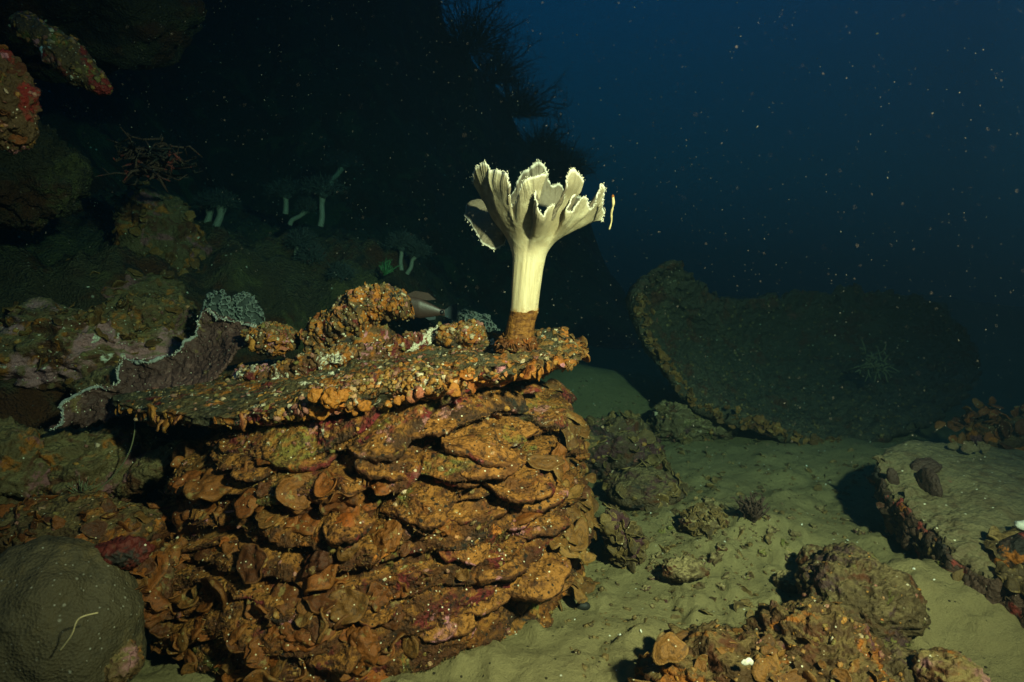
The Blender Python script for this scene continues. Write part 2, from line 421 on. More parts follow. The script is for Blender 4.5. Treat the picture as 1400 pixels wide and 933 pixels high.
M['slab_edge'] = crust('slab_edge_crust', (0.06, 0.03, 0.018), [(DARK, 9, .48, .58, 8), ((.2, .03, .02), 12, .56, .62, 4), (OCHRE, 15, .60, .66, 2)], None, specks=.02, bump=.008)

M['thicket'] = crust('thicket_crust', (0.06, 0.028, 0.016), [((.20, .03, .02), 14, .56, .62, 4), (DARK, 9, .5, .6, 8)], None, specks=.03, bump=.006)
def sand_mat():
    k = NT('sand', .9, .12)
    col = k.mix(k.noise(3.2, 6, .62), (0.108, 0.086, 0.037), (0.19, 0.152, 0.067))
    col = k.mix(k.step(k.noise(11, 6, .7, 2), .53, .68), col, (0.10, 0.075, 0.032))
    col = k.mix(k.math('MULTIPLY', k.noise(420, 2, .7, 5), .7), col, (0.36, 0.285, 0.14), 'MIX')
    d = k.voro(95); r = k.voro(95, out='Color'); sp = k.n('ShaderNodeSeparateColor'); k.l(r, sp.inputs[0])
    col = k.mix(k.math('MULTIPLY', k.step(d, .36, .22), k.step(sp.outputs[0], .95, .96)), col, (.035, .026, .014))
    d2 = k.voro(70, off=3.3); r2 = k.voro(70, out='Color', off=3.3); sp2 = k.n('ShaderNodeSeparateColor'); k.l(r2, sp2.inputs[0])
    col = k.mix(k.math('MULTIPLY', k.step(d2, .25, .15), k.step(sp2.outputs[1], .975, .98)), col, (.75, .72, .6))
    k.bump(k.math('ADD', k.noise(60, 6, .7), k.math('MULTIPLY', k.noise(330, 3, .7), .35)), .010)
    return k.done(col)
M['sand'] = sand_mat()

def frond_mat(name, stops, band=.35, rim=(.36, .24, .09), fuzz=1.0):
    k = NT(name, .62, .3)
    col = k.ramp(k.attr('tint'), stops)
    rad = k.math('ADD', k.attr('rad'), k.math('MULTIPLY', k.noise(30, 3), .35))
    bands = k.math('SINE', k.math('MULTIPLY', rad, 26.0))
    col = k.mix(k.math('MULTIPLY', k.step(bands, -.2, .9), band), col, (.03, .014, .005))
    col = k.mix(k.step(k.noise(38, 5, .65, 4), .56, .68), col, (.22, .14, .045))
    col = k.mix(k.math('MULTIPLY', k.step(k.attr('rad'), .86, 1.0), .40), col, rim)
    col = k.mix(k.math('MULTIPLY', k.step(k.noise(95, 4, .7, 14), .52, .64), .6), col, (.022, .011, .004))
    d = k.voro(200); r = k.voro(200, out='Color'); sp = k.n('ShaderNodeSeparateColor'); k.l(r, sp.inputs[0])
    col = k.mix(k.math('MULTIPLY', k.step(d, .34, .2), k.step(sp.outputs[0], .96, .97)), col, (.6, .5, .33))  # painted glints and grains on the blades too
    k.bump(k.math('ADD', k.noise(190, 3, .7), k.math('MULTIPLY', k.noise(40, 4), .8)), .003 * fuzz)
    return k.done(col)
M['frond'] = frond_mat('brown_alga', [(0, (.060, .015, .003)), (.35, (.120, .033, .004)), (.6, (.20, .050, .005)), (.8, (.13, .055, .010)), (1, (.26, .060, .005))], .22, (.18, .070, .013))
M['leaf'] = frond_mat('leafy_alga', [(0, (.08, .033, .006)), (.5, (.16, .062, .010)), (1, (.23, .105, .022))], .25, (.24, .14, .04))
M['darkfrond'] = frond_mat('dull_alga', [(0, (.05, .03, .01)), (.5, (.10, .06, .018)), (1, (.17, .10, .03))], .2)
M['turf'] = frond_mat('brown_turf', [(0, (.05, .020, .005)), (.6, (.13, .055, .011)), (.9, (.24, .12, .03)), (1, (.35, .22, .09))], 0.)
M['edgefrond'] = frond_mat('dark_edge_growth', [(0, (.025, .012, .007)), (.6, (.05, .025, .010)), (.85, (.10, .02, .012)), (1, (.12, .075, .02))], .2, (.08, .05, .02))
M['sponge'] = frond_mat('ochre_sponge', [(0, (.26, .088, .010)), (.45, (.36, .125, .014)), (.7, (.24, .062, .010)), (.85, (.34, .10, .06)), (1, (.42, .17, .025))], .08, rim=(.38, .16, .03))
M['bits'] = frond_mat('crust_bits', [(0, (.20, .09, .02)), (.3, (.38, .17, .03)), (.45, (.12, .03, .02)), (.6, (.34, .14, .11)), (.70, (.14, .12, .03)), (.86, (.22, .10, .02)), (.93, (.55, .48, .34)), (1, (.42, .13, .02))], .05)
M['palebits'] = frond_mat('pale_bits', [(0, (.16, .10, .035)), (.6, (.34, .25, .13)), (1, (.62, .54, .38))], .05)

def stalk_mat():
    k = NT('coral_stalk_skin', .5, .35)
    mp = k.n('ShaderNodeMapping'); mp.inputs['Scale'].default_value = (1, 1, .06); k.l(k.co, mp.inputs[0])
    st = k.noise(110, 4, .6, 0, 0, mp.outputs[0])
    col = k.mix(k.step(st, .35, .68), (.66, .54, .34), (.50, .39, .23))
    sx = k.n('ShaderNodeSeparateXYZ'); k.l(k.co, sx.inputs[0])
    zz = k.math('ADD', sx.outputs['Z'], k.math('MULTIPLY', k.math('SUBTRACT', k.noise(38, 5, .7, 2), .5), .11))
    col = k.mix(k.step(zz, .118, .072), col, (.34, .17, .04))
    k.b.inputs['Subsurface Weight'].default_value = .12; k.b.inputs['Subsurface Radius'].default_value = (.012, .009, .005)
    k.bump(k.math('ADD', st, k.math('MULTIPLY', k.noise(70, 4), .25)), .003, .3)
    return k.done(col)
M['stalk'] = stalk_mat()
def cap_mat():
    k = NT('coral_cap_skin', .6, .3)
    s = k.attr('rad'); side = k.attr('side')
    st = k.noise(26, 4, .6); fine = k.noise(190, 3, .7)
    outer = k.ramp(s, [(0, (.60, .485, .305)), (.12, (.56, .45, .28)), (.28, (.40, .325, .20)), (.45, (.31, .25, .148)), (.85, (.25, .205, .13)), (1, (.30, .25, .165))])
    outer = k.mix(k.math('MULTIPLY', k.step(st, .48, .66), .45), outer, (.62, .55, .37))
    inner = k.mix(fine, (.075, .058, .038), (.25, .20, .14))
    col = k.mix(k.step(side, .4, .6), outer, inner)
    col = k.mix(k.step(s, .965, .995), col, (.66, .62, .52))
    d = k.voro(230)
    k.bump(k.math('ADD', k.math('MULTIPLY', d, .4), k.math('MULTIPLY', k.noise(60, 4), .5)), .002, .5)
    k.b.inputs['Subsurface Weight'].default_value = .2; k.b.inputs['Subsurface Radius'].default_value = (.01, .008, .005)
    return k.done(col)
M['cap'] = cap_mat()
def plain(name, c, rough=.6, var=.4, scale=60, bump=.002, spec=.3, dark=None):
    k = NT(name, rough, spec)
    col = k.mix(k.noise(scale, 4, .65), dark or tuple(x * (1 - var) for x in c), tuple(min(1, x * (1 + var)) for x in c))
    if bump: k.bump(k.noise(scale * 1.7, 4, .65), bump)
    return k.done(col)
def holdfast_mat():
    k = NT('holdfast_skin', .7, .25)
    mp = k.n('ShaderNodeMapping'); mp.inputs['Scale'].default_value = (.7, .7, 1.5); k.l(k.co, mp.inputs[0])
    h = k.noise(90, 4, .6, 0, .5, mp.outputs[0])
    col = k.mix(k.step(h, .35, .65), (.09, .030, .006), (.26, .105, .018))
    k.bump(h, .006); return k.done(col)
M['holdfast'] = holdfast_mat()
M['tip'] = plain('pale_tips', (.62, .57, .45), .5, .15, 200, 0)
M['purple'] = crust('purple_sheet_skin', (0.070, 0.030, 0.024), [((.12, .055, .045), 12, .5, .6, 1), ((.16, .10, .03), 10, .58, .66, 2), (DARK, 9, .62, .7, 8)], None, specks=.06, speck_scale=220, bump=.006)
M['whiterim'] = plain('white_rim', (.40, .40, .36), .7, .3, 240, .004, .2, (.10, .09, .075))
def lace_mat():
    k = NT('lace', .7, .2)
    k.bump(k.voro(110), .004)
    return k.done(k.mix(k.noise(80, 3), (.10, .11, .095), (.26, .28, .24)))
M['lace'] = lace_mat()
M['lacecore'] = plain('lace_core', (.045, .05, .042), .8, .35, 60, .004)
def dome_mat():
    k = NT('dome_skin', .75, .2)
    col = k.mix(k.noise(14, 5, .6), (.042, .031, .015), (.085, .062, .031))
    mp = k.n('ShaderNodeMapping'); mp.inputs['Scale'].default_value = (1, 1, 1.4); k.l(k.co, mp.inputs[0])
    col = k.mix(k.step(k.noise(22, 5, .7, 7), .50, .66), col, (.030, .022, .011))
    col = k.mix(k.step(k.noise(10, 4, .6, 17), .56, .66), col, (.10, .066, .024))
    msk = k.step(k.noise(9, 4, .6, 12), .36, .52)
    for sc, th, o in ((120, .62, 1.7), (60, .84, 4.4)):
        d = k.voro(sc, off=o); r = k.voro(sc, out='Color', off=o); sp = k.n('ShaderNodeSeparateColor'); k.l(r, sp.inputs[0])
        col = k.mix(k.math('MULTIPLY', k.step(k.math('ADD', d, k.math('MULTIPLY', k.noise(150, 2), .25)), .34, .2), k.math('MULTIPLY', msk, k.math('MULTIPLY', k.step(sp.outputs[0], th, th + .03), .7))), col, (.46, .44, .36))
    col = k.mix(k.math('MULTIPLY', k.noise(350, 2, .7), .5), col, (.10, .085, .05))
    k.bump(k.math('ADD', k.math('MULTIPLY', k.voro(210), 1.0), k.math('MULTIPLY', k.noise(40, 5, .65), 1.6)), .0022)
    return k.done(col)
M['dome'] = dome_mat()
M['redsponge'] = crust('red_sponge', (.085, .010, .005), [(DARK, 16, .52, .6, 8), (BROWN, 12, .55, .62, 3), (ORANGE, 22, .66, .7, 5)], None, specks=.03, bump=.006)
M['darkblob'] = plain('dark_brown_sponge', (.05, .026, .018), .6, .5, 60, .006)
M['twig'] = plain('black_twig', (.012, .012, .010), .8, .3, 40, 0)
M['debris'] = plain('drift_debris', (.50, .40, .20), .6, .35, 120, 0)
M['strand'] = plain('strand', (.13, .12, .06), .7, .3, 80, 0)
M['shell'] = plain('white_shell', (.68, .66, .58), .5, .2, 120, .001)
M['snow'] = plain('suspended_matter', (.075, .08, .072), .8, .3, 20, 0)
M['green'] = plain('green_hydroid', (.06, .18, .06), .6, .3, 60, 0)
M['farstalk'] = plain('pale_stalk', (.21, .20, .14), .6, .2, 40, .002)
M['farcrown'] = plain('grey_polyps', (.045, .052, .045), .8, .35, 60, 0)
M['hole'] = plain('dark_shell', (.012, .012, .010), .6, .4, 60, .001)
M['fishbody'] = plain('fish_skin', (.045, .022, .016), .45, .35, 70, .0005, .5)
M['fishpale'] = plain('fish_fin', (.030, .045, .05), .5, .3, 70, 0)
M['fisheye'] = plain('fish_spot', (.01, .01, .012), .3, .2, 60, 0, .5)

# ================================================================== setting
rng = np.random.RandomState(3)
def sand_h(x, y):
    P = np.stack([x, y, 0 * x], 1)
    h = .030 * fbm(P * 1.3, 3) + .016 * fbm(P * 5, 3, .5, 2) * ss(5, 1, y) + .009 * fbm(P * 20, 4, .62, 5) * ss(4, 1, y) * ss(-.25, .5, fbm(P * 2.1, 2, .5, 41) + .25 * (y - 1.5)) + .012 * np.clip(fbm(P * 11, 3, .6, 15) - .1, 0, 1) * ss(3.4, 1.8, y)
    lump = np.clip(fbm(P * 8, 4, .55, 8), 0, 1); h = h + .035 * lump * ss(3.0, 1.6, y)
    def hump(px, py, Y, a, r, sx=1.0):
        c = at(px, py, Y); return a * np.exp(-(((x - c[0]) / (r * sx)) ** 2 + ((y - c[1]) / r) ** 2))
    h = h + hump(800, 545, 3.35, .17, .42, 1.2) + hump(1270, 880, 1.35, .10, .16) + hump(1000, 745, 1.75, .07, .22, 1.6) + hump(1130, 640, 2.3, .03, .4)
    h = h + .10 * ss(2.6, 5.5, y) - .18 * ss(3.6, 6.0, y) * ss(.1, 1.0, x)
    return h - .015
def sand_z(x, y): return float(sand_h(np.array([x], float), np.array([y], float))[0])
ny, nx = 420, 420
yy = .35 + (np.exp(np.linspace(0, 1, ny) * 3.6) - 1) / (math.exp(3.6) - 1) * 10.8
yy = np.concatenate([np.linspace(-2.2, .3, 12), yy]); ny = len(yy)
xx = np.sinh(np.linspace(-1, 1, nx) * 4.2) / math.sinh(4.2) * 6.6 + .4
X, Y = np.meshgrid(xx, yy, indexing='ij'); X, Y = X.ravel(), Y.ravel()
mesh('seabed', np.stack([X, Y, sand_h(X, Y)], 1), grid_faces(nx, ny), M['sand'], kind='structure')

def reef_h(x, y):
    P = np.stack([x, y, 0 * x], 1)
    xw = x + .22 * fbm(P * .9, 3, .5, 3)
    xe = -0.86 + (0.92) * ss(2.0, 3.3, y)
    u = xe - xw
    h = .55 * ss(0, .85, u) + .19 * np.clip(u, 0, 9)
    near = ss(2.6, 1.4, y); h = h * (1 - .42 * near)
    far = ss(4.8, 7.0, y)
    w = .9 - xw + .12 * fbm(P * 1.6, 3, .5, 6)
    h = h * (1 - far) + far * (1.3 * ss(-.7, .55, w) + 1.3 * ss(.3, 1.6, w) + 3.6 * ss(1.4, 2.7, w))
    h = h + 2.6 * ss(2.2, 4.2, y) * ss(1.9, 3.4, -x)
    d = far * (.40 * fbm(P * 1.5, 4, .5, 14) + .10 * fbm(P * 5, 3, .5, 12)) + ridged(P * 1.5, 4, .55, 4) * .10 + .08 * fbm(P * 4, 4, .6, 7) + .03 * ridged(P * 9, 3, .6, 1)
    return h - .12 + d * ss(-.15, .4, u + far * (w + .4))
def reef_z(x, y): return float(reef_h(np.array([x], float), np.array([y], float))[0])
gx = np.linspace(-9.8, 1.6, 420); gy = .7 + (np.exp(np.linspace(0, 1, 380) * 2.2) - 1) / (math.exp(2.2) - 1) * 10.0
X, Y = np.meshgrid(gx, gy, indexing='ij'); X, Y = X.ravel(), Y.ravel()
RV = np.stack([X, Y, reef_h(X, Y)], 1)
mesh('reef_slope', RV, grid_faces(420, 380), M['reef'], kind='structure')

# ================================================================== the encrusted mound with its overhanging plate
MC = np.array([-0.325, 1.62])
mound = thing('encrusted_mound', 'large ridged mound crusted with brown and ochre growth under a flat overhanging plate', 'coral mound', (MC[0], MC[1], 0))
def body_mesh():
    nth, nz_ = 620, 300
    th = np.linspace(0, 2 * math.pi, nth, endpoint=False); z = np.linspace(.53, -.04, nz_)
    TH, Z = np.meshgrid(th, z, indexing='ij'); TH, Z = TH.ravel(), Z.ravel()
    cs, sn = np.cos(TH), np.sin(TH)
    r0 = np.interp(Z, [-.05, .03, .13, .22, .32, .42, .50, .54], [.445, .47, .490, .480, .455, .44, .43, .42])
    zw = Z + .018 * fbm(np.stack([cs * 1.6, sn * 1.6, Z * 2], 1), 2, .5, 12) - .02 * cs
    for (zt_, dz, am) in ((.455, .055, .062), (.385, .06, .050), (.315, .05, .042), (.235, .05, .03)):
        u = (zt_ - zw) / dz; r0 = r0 - am * np.where(u < 0, 0, 1) * np.where(u < .62, 1 - .15 * u, 0) * ss(0, .10, u) * ss(.95, .55, u)
    Q = np.stack([cs * r0, sn * r0, Z], 1)
    warp = fbm(Q * 2.6, 3, .5, 1); Q2 = Q + .03 * np.stack([fbm(Q * 7, 2, .5, 3), fbm(Q * 7, 2, .5, 4), fbm(Q * 7, 2, .5, 5)], 1)
    ph = -(Z - .07 * cs * 1.2) / .082 + 1.25 * warp
    r0 = r0 + .055 * ss(.45, -.4, cs) * ss(.26, .08, Z)
    s = ph - np.floor(ph); cell = np.floor(ph)
    shelf = np.where(s < .72, ss(0, .72, s), 1 - ss(.72, 1.0, s))
    amp = (.030 + .024 * ss(.2, .35, Z)) * (1 + 1.3 * fbm(np.stack([cs * 2.2, sn * 2.2, cell * 3.7], 1), 2, .5, 6))
    amp = np.clip(amp, .010, .085)
    wl = worley(Q2 * 13, 2); wl2 = worley(Q2 * 30, 5)
    d = amp * (shelf - .35) + .026 * np.clip(.55 - wl, -.1, .5) + .010 * np.clip(.5 - wl2, -.1, .5) + .020 * fbm(Q * 6, 3, .5, 8) + .007 * fbm(Q * 34, 4, .6, 9) + .004 * ridged(Q * 80, 2, .5, 2)
    # recess under the plate
    d = d - .075 * ss(.40, .50, Z) - .03 * ss(.30, .46, Z) * np.clip(-cs, 0, 1)
    r = r0 + d
    zt = .485 + .117 * (MC[0] + cs * r0 + .30); Zb = np.where(Z > 0, Z / .53 * zt, Z)
    droop = -.35 * amp * ss(.4, .8, s) * (s < .85)
    V = np.stack([MC[0] + cs * r, MC[1] + sn * r, Zb + droop], 1)
    return V, grid_faces(nth, nz_, True)[:, ::-1]
BV, BF = body_mesh()
_n = vnormals(BV, BF); _o = BV[:, :2] - MC
if (_n[:, :2] * _o).sum() < 0: BF = BF[:, ::-1].copy()
body_o = mesh('body', BV, BF, M['mound'], mound)

# plate: outline in space, from the overhanging tip at the left round the front to the right
PO = atl([(150, 545, 1.56), (200, 556, 1.45), (265, 562, 1.36), (360, 556, 1.27), (470, 543, 1.22), (560, 527, 1.21), (640, 510, 1.23), (710, 497, 1.29), (770, 485, 1.38), (797, 472, 1.52),
          (770, 462, 1.66), (700, 463, 1.80), (600, 468, 1.90), (480, 478, 1.96), (360, 492, 1.94), (250, 512, 1.86), (180, 532, 1.72)])
def plate_mesh():
    nth, nr = 620, 70
    rim = catmull(PO, nth, True); ctr = rim.mean(0); ctr[2] += .008
    s = np.linspace(0, 1, nr)
    S, I = np.meshgrid(s, np.arange(nth), indexing='xy')
    Rm = rim[I.ravel()]; S = S.ravel()
    e = fbm(Rm * 5, 3, .6, 13) * .024 + fbm(Rm * 14, 4, .6, 3) * .018 + fbm(Rm * 45, 2, .6, 5) * .006
    out = (Rm - ctr); out[:, 2] = 0; L = np.linalg.norm(out, axis=1)[:, None]; out /= L
    P = ctr + (Rm - ctr) * S[:, None] + out * (e * S ** 3)[:, None]
    h = .009 * fbm(P * 9, 4, .6, 1) + .007 * ridged(P * np.array([12, 40, 12]), 3, .6, 2) + .004 * fbm(P * 60, 3, .6, 4)
    h = h + .026 * ss(-.62, -.40, P[:, 0]) * np.exp(-((P[:, 1] - 1.62 - .05 * fbm(P * 5, 2)) / .045) ** 2) * (1 + .5 * fbm(P * 16, 3)) * (S < .97)   # ridge along the back
    P[:, 2] += .012 * fbm(P * 4.5, 2, .5, 21) * S
    top = P.copy(); top[:, 2] += h * np.where(P[:, 0] < -.5, .6, 1) - .012 * S ** 6
    bot = P.copy()
    bot[:, 2] += -.016 - .07 * (1 - S ** 2.5) + .010 * fbm(P * 18, 4, .6, 7) - .004
    bot = bot - np.array([0, 0, 1]) * (.012 * np.clip(fbm(P * 30, 2, .5, 11), 0, 1))[:, None]
    F = grid_faces(nth, nr, True); n = len(top)
    ia = np.arange(nth) * nr + nr - 1; ib = np.roll(ia, -1)
    F = np.concatenate([F, (F + n)[:, ::-1], np.stack([ia, ib, ib + n, ia + n], 1)[:, ::-1]])
    V = np.concatenate([top, bot])
    if vnormals(V, F)[:n, 2].sum() < 0: F = F[:, ::-1].copy()
    return V, F, rim, ctr, n
PV, PF, PRIM, PCTR, PN = plate_mesh()
plate_o = mesh('plate', PV, PF, M['plate'], mound)
def plate_z(x, y):
    d = (PV[:PN, 0] - x) ** 2 + (PV[:PN, 1] - y) ** 2
    return float(PV[int(np.argmin(d)), 2])

# round brown fronds over the front of the body
def body_cond(c, n):
    front = ss(-.15, .35, -(n[:, 1] * .9 + .25 * np.abs(n[:, 0])) + .1) * ss(1.75, 1.6, c[:, 1])
    return front
def blade_region(c, n):
    px = (c[:, 0] - MC[0])
    left = ss(.22, -.05, px) + .12
    low = ss(.40, .30, c[:, 2]) + ss(.14, .05, c[:, 2])
    return body_cond(c, n) * left * low
rs = np.random.RandomState(21)
P, N = pick(BV, BF, 3000, rs, blade_region)
keep = []; sizes = []
for i in range(len(P)):
    s = rs.choice([.016, .024, .034, .046, .066], p=[.25, .3, .22, .14, .09])
    if all(np.linalg.norm(P[i] - P[j]) > .55 * (s + t) for j, t in zip(keep, sizes)):
        keep.append(i); sizes.append(s)
    if len(keep) >= 100: break
for i, s in zip(keep, sizes):
    n = N[i] + np.array([rs.normal(0, .28), rs.normal(0, .15) - .15, rs.uniform(-.15, .75)])
    v, f, a = fronds(P[i:i + 1], n[None], np.array([s]), rs, 9, 36, (-.34, .30), .26, .26, (.8, 1.1), .25, .08)
    v = v + .0022 * np.stack([fbm(v * 55, 2, .5, q) for q in (1, 2, 3)], 1)
    mesh('alga_frond', v, f, M['frond'], body_o, attrs=a)
# sediment-topped shelves standing out from the body
BN = vnormals(BV, BF)
rs2 = np.random.RandomState(77)
for (px, py, s) in ((690, 582, .062), (632, 600, .050), (724, 578, .046), (675, 622, .060), (622, 640, .052), (706, 655, .078), (648, 684, .068), (730, 706, .056), (690, 752, .076), (742, 788, .058), (640, 742, .050), (700, 700, .05), (760, 740, .045), (690, 660, .100), (705, 772, .098), (676, 604, .084), (735, 640, .07),
                    (335, 592, .066), (420, 600, .080), (508, 590, .074), (574, 572, .060), (352, 628, .052), (446, 640, .066), (540, 626, .056), (392, 684, .052), (290, 650, .050), (560, 690, .054), (480, 700, .05), (600, 842, .056), (520, 822, .05), (716, 846, .048), (450, 886, .052), (660, 810, .05)):
    q, yq = proj(BV); d2 = ((q - [px, py]) ** 2).sum(1) + 1e4 * (yq > MC[1]); k = int(np.argmin(d2)); p, n = BV[k], BN[k]
    if n[1] > 0: n = -n
    n2 = np.array([n[0] * .36 + rs2.normal(0, .07), n[1] * .36 + rs2.normal(0, .05), .95])
    v, f, a = fronds((p - np.array([n[0], n[1], 0]) * s * .25)[None], n2[None], np.array([s * .85]), rs2, 24, 110, (-.30, -.08), .08, .30, (1.25, 1.6), 0, .10, np.array([[-n[1], n[0], rs2.normal(0, .12)]]))
    v = v + .006 * np.stack([fbm(v * 22, 2, .5, c) for c in (1, 2, 3)], 1) + .0018 * np.stack([fbm(v * 110, 2, .6, c) for c in (4, 5, 6)], 1)
    v[:, 2] -= .004 * np.clip(ridged(v * np.array([70, 70, 20]), 2, .5, 9), 0, 2) * (v[:, 2] < p[2])
    mesh('ledge', v, f, M['ledge'] if px > 560 else M['mound'], body_o)
P, N = pick(BV, BF, 900, rs2, lambda c, n: body_cond(c, n) * ss(.25, .05, c[:, 0] - MC[0]) * ss(.40, .25, c[:, 2]))
kl = []
for i in range(len(P)):
    if all(np.linalg.norm(P[i] - P[j]) > .062 for j in kl): kl.append(i)
    if len(kl) >= 22: break
for i in kl:
    v, f, a = lumps(P[i:i + 1], (N[i] + rs2.normal(0, .3, 3) + [0, 0, .3])[None], rs2.uniform(.024, .046, 1), rs2, 5, (.35, .6), .45)
    v = v + .003 * np.stack([fbm(v * 70, 3, .6, c) for c in (1, 2, 3)], 1); a['rad'] = a['rad'] * .7
    mesh('brown_lobe', v, f, M['frond'], body_o, attrs=a)
# uncounted small growth: turf blades, leafy flank at the right, crust nubs
P, N = pick(BV, BF, 260, rs, lambda c, n: blade_region(c, n) + .03 * body_cond(c, n))
N = N + rs.normal(0, .45, N.shape) + [0, -.1, .25]
v, f, a = fronds(P, N, rs.uniform(.009, .026, len(P)), rs, 6, 22, (-.4, .3), .32, .30, (.7, 1.2), .2)
mesh('alga_turf', v, f, M['frond'], body_o, attrs=a, kind='stuff')
P, N = pick(BV, BF, 110, rs, lambda c, n: ss(.33, .43, c[:, 0] - MC[0]) * ss(1.9, 1.7, c[:, 1]) * ss(.3, .8, n[:, 0]) * ss(-.9, -.2, -np.abs(n[:, 2])) * (c[:, 2] < .47))
Nn = N * .55 + np.array([.15, -.25, .75]) + rs.normal(0, .22, N.shape)
v, f, a = fronds(P + N * .01, Nn, rs.uniform(.018, .045, len(P)), rs, 6, 22, (-.55, .0), .28, .10, (.5, .8), .12)
mesh('leafy_growth', v, f, M['leaf'], body_o, attrs=a, kind='stuff')
P, N = pick(BV, BF, 1500, rs, body_cond)
v, f, a = lumps(P, N, rs.uniform(.0016, .0065, len(P)) * rs.uniform(.4, 1.2, len(P)), rs, 2, (.3, .7), .8)
mesh('crust_nubs', v, f, M['bits'], body_o, attrs=a, kind='stuff')

P, N = pick(BV, BF, 9000, rs2, lambda c, n: body_cond(c, n) * ss(-.5, .3, fbm(c * 11, 3, .6, 51)))
v, f, a = spikes(P, N + rs2.normal(0, .5, N.shape) + [0, -.1, .2], rs2.uniform(.003, .009, 9000), rs2.uniform(.0005, .0012, 9000), 3)
mesh('filament_turf', v, f, M['turf'], body_o, attrs=a, kind='stuff')
# lobed sponges hanging along the plate's edge
idx = rs.choice(np.arange(int(.02 * 620), int(.58 * 620)), 95, replace=False)
idx = idx[fbm(PRIM[idx] * 9, 2, .5, 31) > -.35]
for i in sorted(idx):
    p = PRIM[i]; o = p - PCTR; o[2] = 0; o /= np.linalg.norm(o)
    s = rs.choice([.005, .008, .012, .019], p=[.3, .35, .25, .1]) * (1.35 if p[0] < -.3 else 1.0)
    pos = p + o * rs.uniform(-.006, .010) + np.array([0, 0, -.016 - rs.uniform(0, .014)])
    v, f, a = fronds(pos[None], (o * .8 + [rs.normal(0, .5), rs.normal(0, .3), rs.uniform(-.6, .7)])[None], np.array([s]), rs, 5, 18, (-.5, -.1), .2, .35, (.8, 1.2), .1, .12)
    mesh('sponge_lobe', v, f, M['sponge'], plate_o, attrs=a)
v, f, a = lumps(atl([(452, 545, 1.19), (432, 540, 1.20), (468, 542, 1.192)]), np.array([[0, -1, .2]] * 3), np.array([.021, .011, .011]), rs, 4, (.4, .5), .5)
a['tint'][:] = .4
o = mesh('sponge_lobe', v, f, M['sponge'], plate_o, attrs=a); o['label'] = 'largest rounded ochre lobe hanging from the plate edge'
# crust on the plate's rim and top
P, N = pick(PV, PF, 1500, rs, lambda c, n: ss(.0, .25, np.abs(c[:, 0] - PCTR[0]) + 1.6 - c[:, 1]) * ss(-.35, .25, fbm(c * 12, 3, .6, 61)) * (.25 + 3.5 * ss(1.42, 1.25, c[:, 1] + .25 * np.abs(c[:, 0] + .3))))
v, f, a = lumps(P, N, rs.uniform(.0018, .0075, len(P)), rs, 2, (.3, .8), .9)
mesh('rim_nubs', v, f, M['bits'], plate_o, attrs=a, kind='stuff')
P, N = pick(PV, PF, 330, rs, lambda c, n: (n[:, 2] > .2) * ss(-.1, .3, fbm(c * 10, 3, .6, 62)) * (.15 + np.exp(-((c[:, 1] - 1.60) / .05) ** 2) + .7 * np.exp(-((c[:, 1] - 1.45) / .05) ** 2) * (c[:, 0] > -.45)))
v, f, a = lumps(P, N, rs.uniform(.0015, .007, len(P)) * rs.uniform(.4, 1, len(P)), rs, 2, (.3, .8), .9)
mesh('barnacle_crust', v, f, M['palebits'], plate_o, attrs=a, kind='stuff')
P, N = pick(PV, PF, 150, rs, lambda c, n: ss(.0, .10, c[:, 0]) * 1.0)
v, f, a = fronds(P, N + rs.normal(0, .35, N.shape) + [.3, -.2, .2], rs.uniform(.006, .017, len(P)), rs, 5, 16, (-.4, .1), .3, .16, (.4, .9), .0)
mesh('plate_blades', v, f, M['leaf'], plate_o, attrs=a, kind='stuff')

def ridge():
    pts = [(318, 516, 1.60), (372, 503, 1.56), (430, 494, 1.55), (490, 488, 1.56), (550, 480, 1.60), (600, 470, 1.66), (640, 458, 1.72), (655, 448, 1.75)]
    pc = catmull(atl(pts), 260); n = len(pc); th = np.linspace(0, 2 * math.pi, 90, endpoint=False)
    for i in range(n): pc[i, 2] = plate_z(pc[i, 0], pc[i, 1]) + .004
    rr_ = .020 + .008 * fbm(pc * 14, 3, .5, 3); rr_[:12] *= np.linspace(.2, 1, 12); rr_[-12:] *= np.linspace(1, .3, 12)
    TH, I = np.meshgrid(th, np.arange(n), indexing='ij'); TH, I = TH.ravel(), I.ravel()
    N = np.stack([0 * TH, np.cos(TH), np.sin(TH)], 1); V = pc[I] + N * (rr_[I])[:, None] * [1, 1.5, 1]
    V = V + .010 * np.stack([fbm(V * 36, 4, .62, c) for c in (1, 2, 3)], 1) + .004 * N * ridged(V * 60, 2)[:, None]
    F = grid_faces(90, n, True)
    if (vnormals(V, F) * N).sum() < 0: F = F[:, ::-1].copy()
    ridge_o = mesh('crust_ridge', V, F, M['ridge'], plate_o)
    P, N = pick(V, F, 260, rs2, lambda c, n: ss(-.4, .3, -n[:, 1] + n[:, 2]))
    v, f, a = lumps(P, N, rs2.uniform(.0015, .007, len(P)), rs2, 2, (.3, .8), .9); mesh('ridge_nubs', v, f, M['bits'], plate_o, attrs=a, kind='stuff')
ridge()
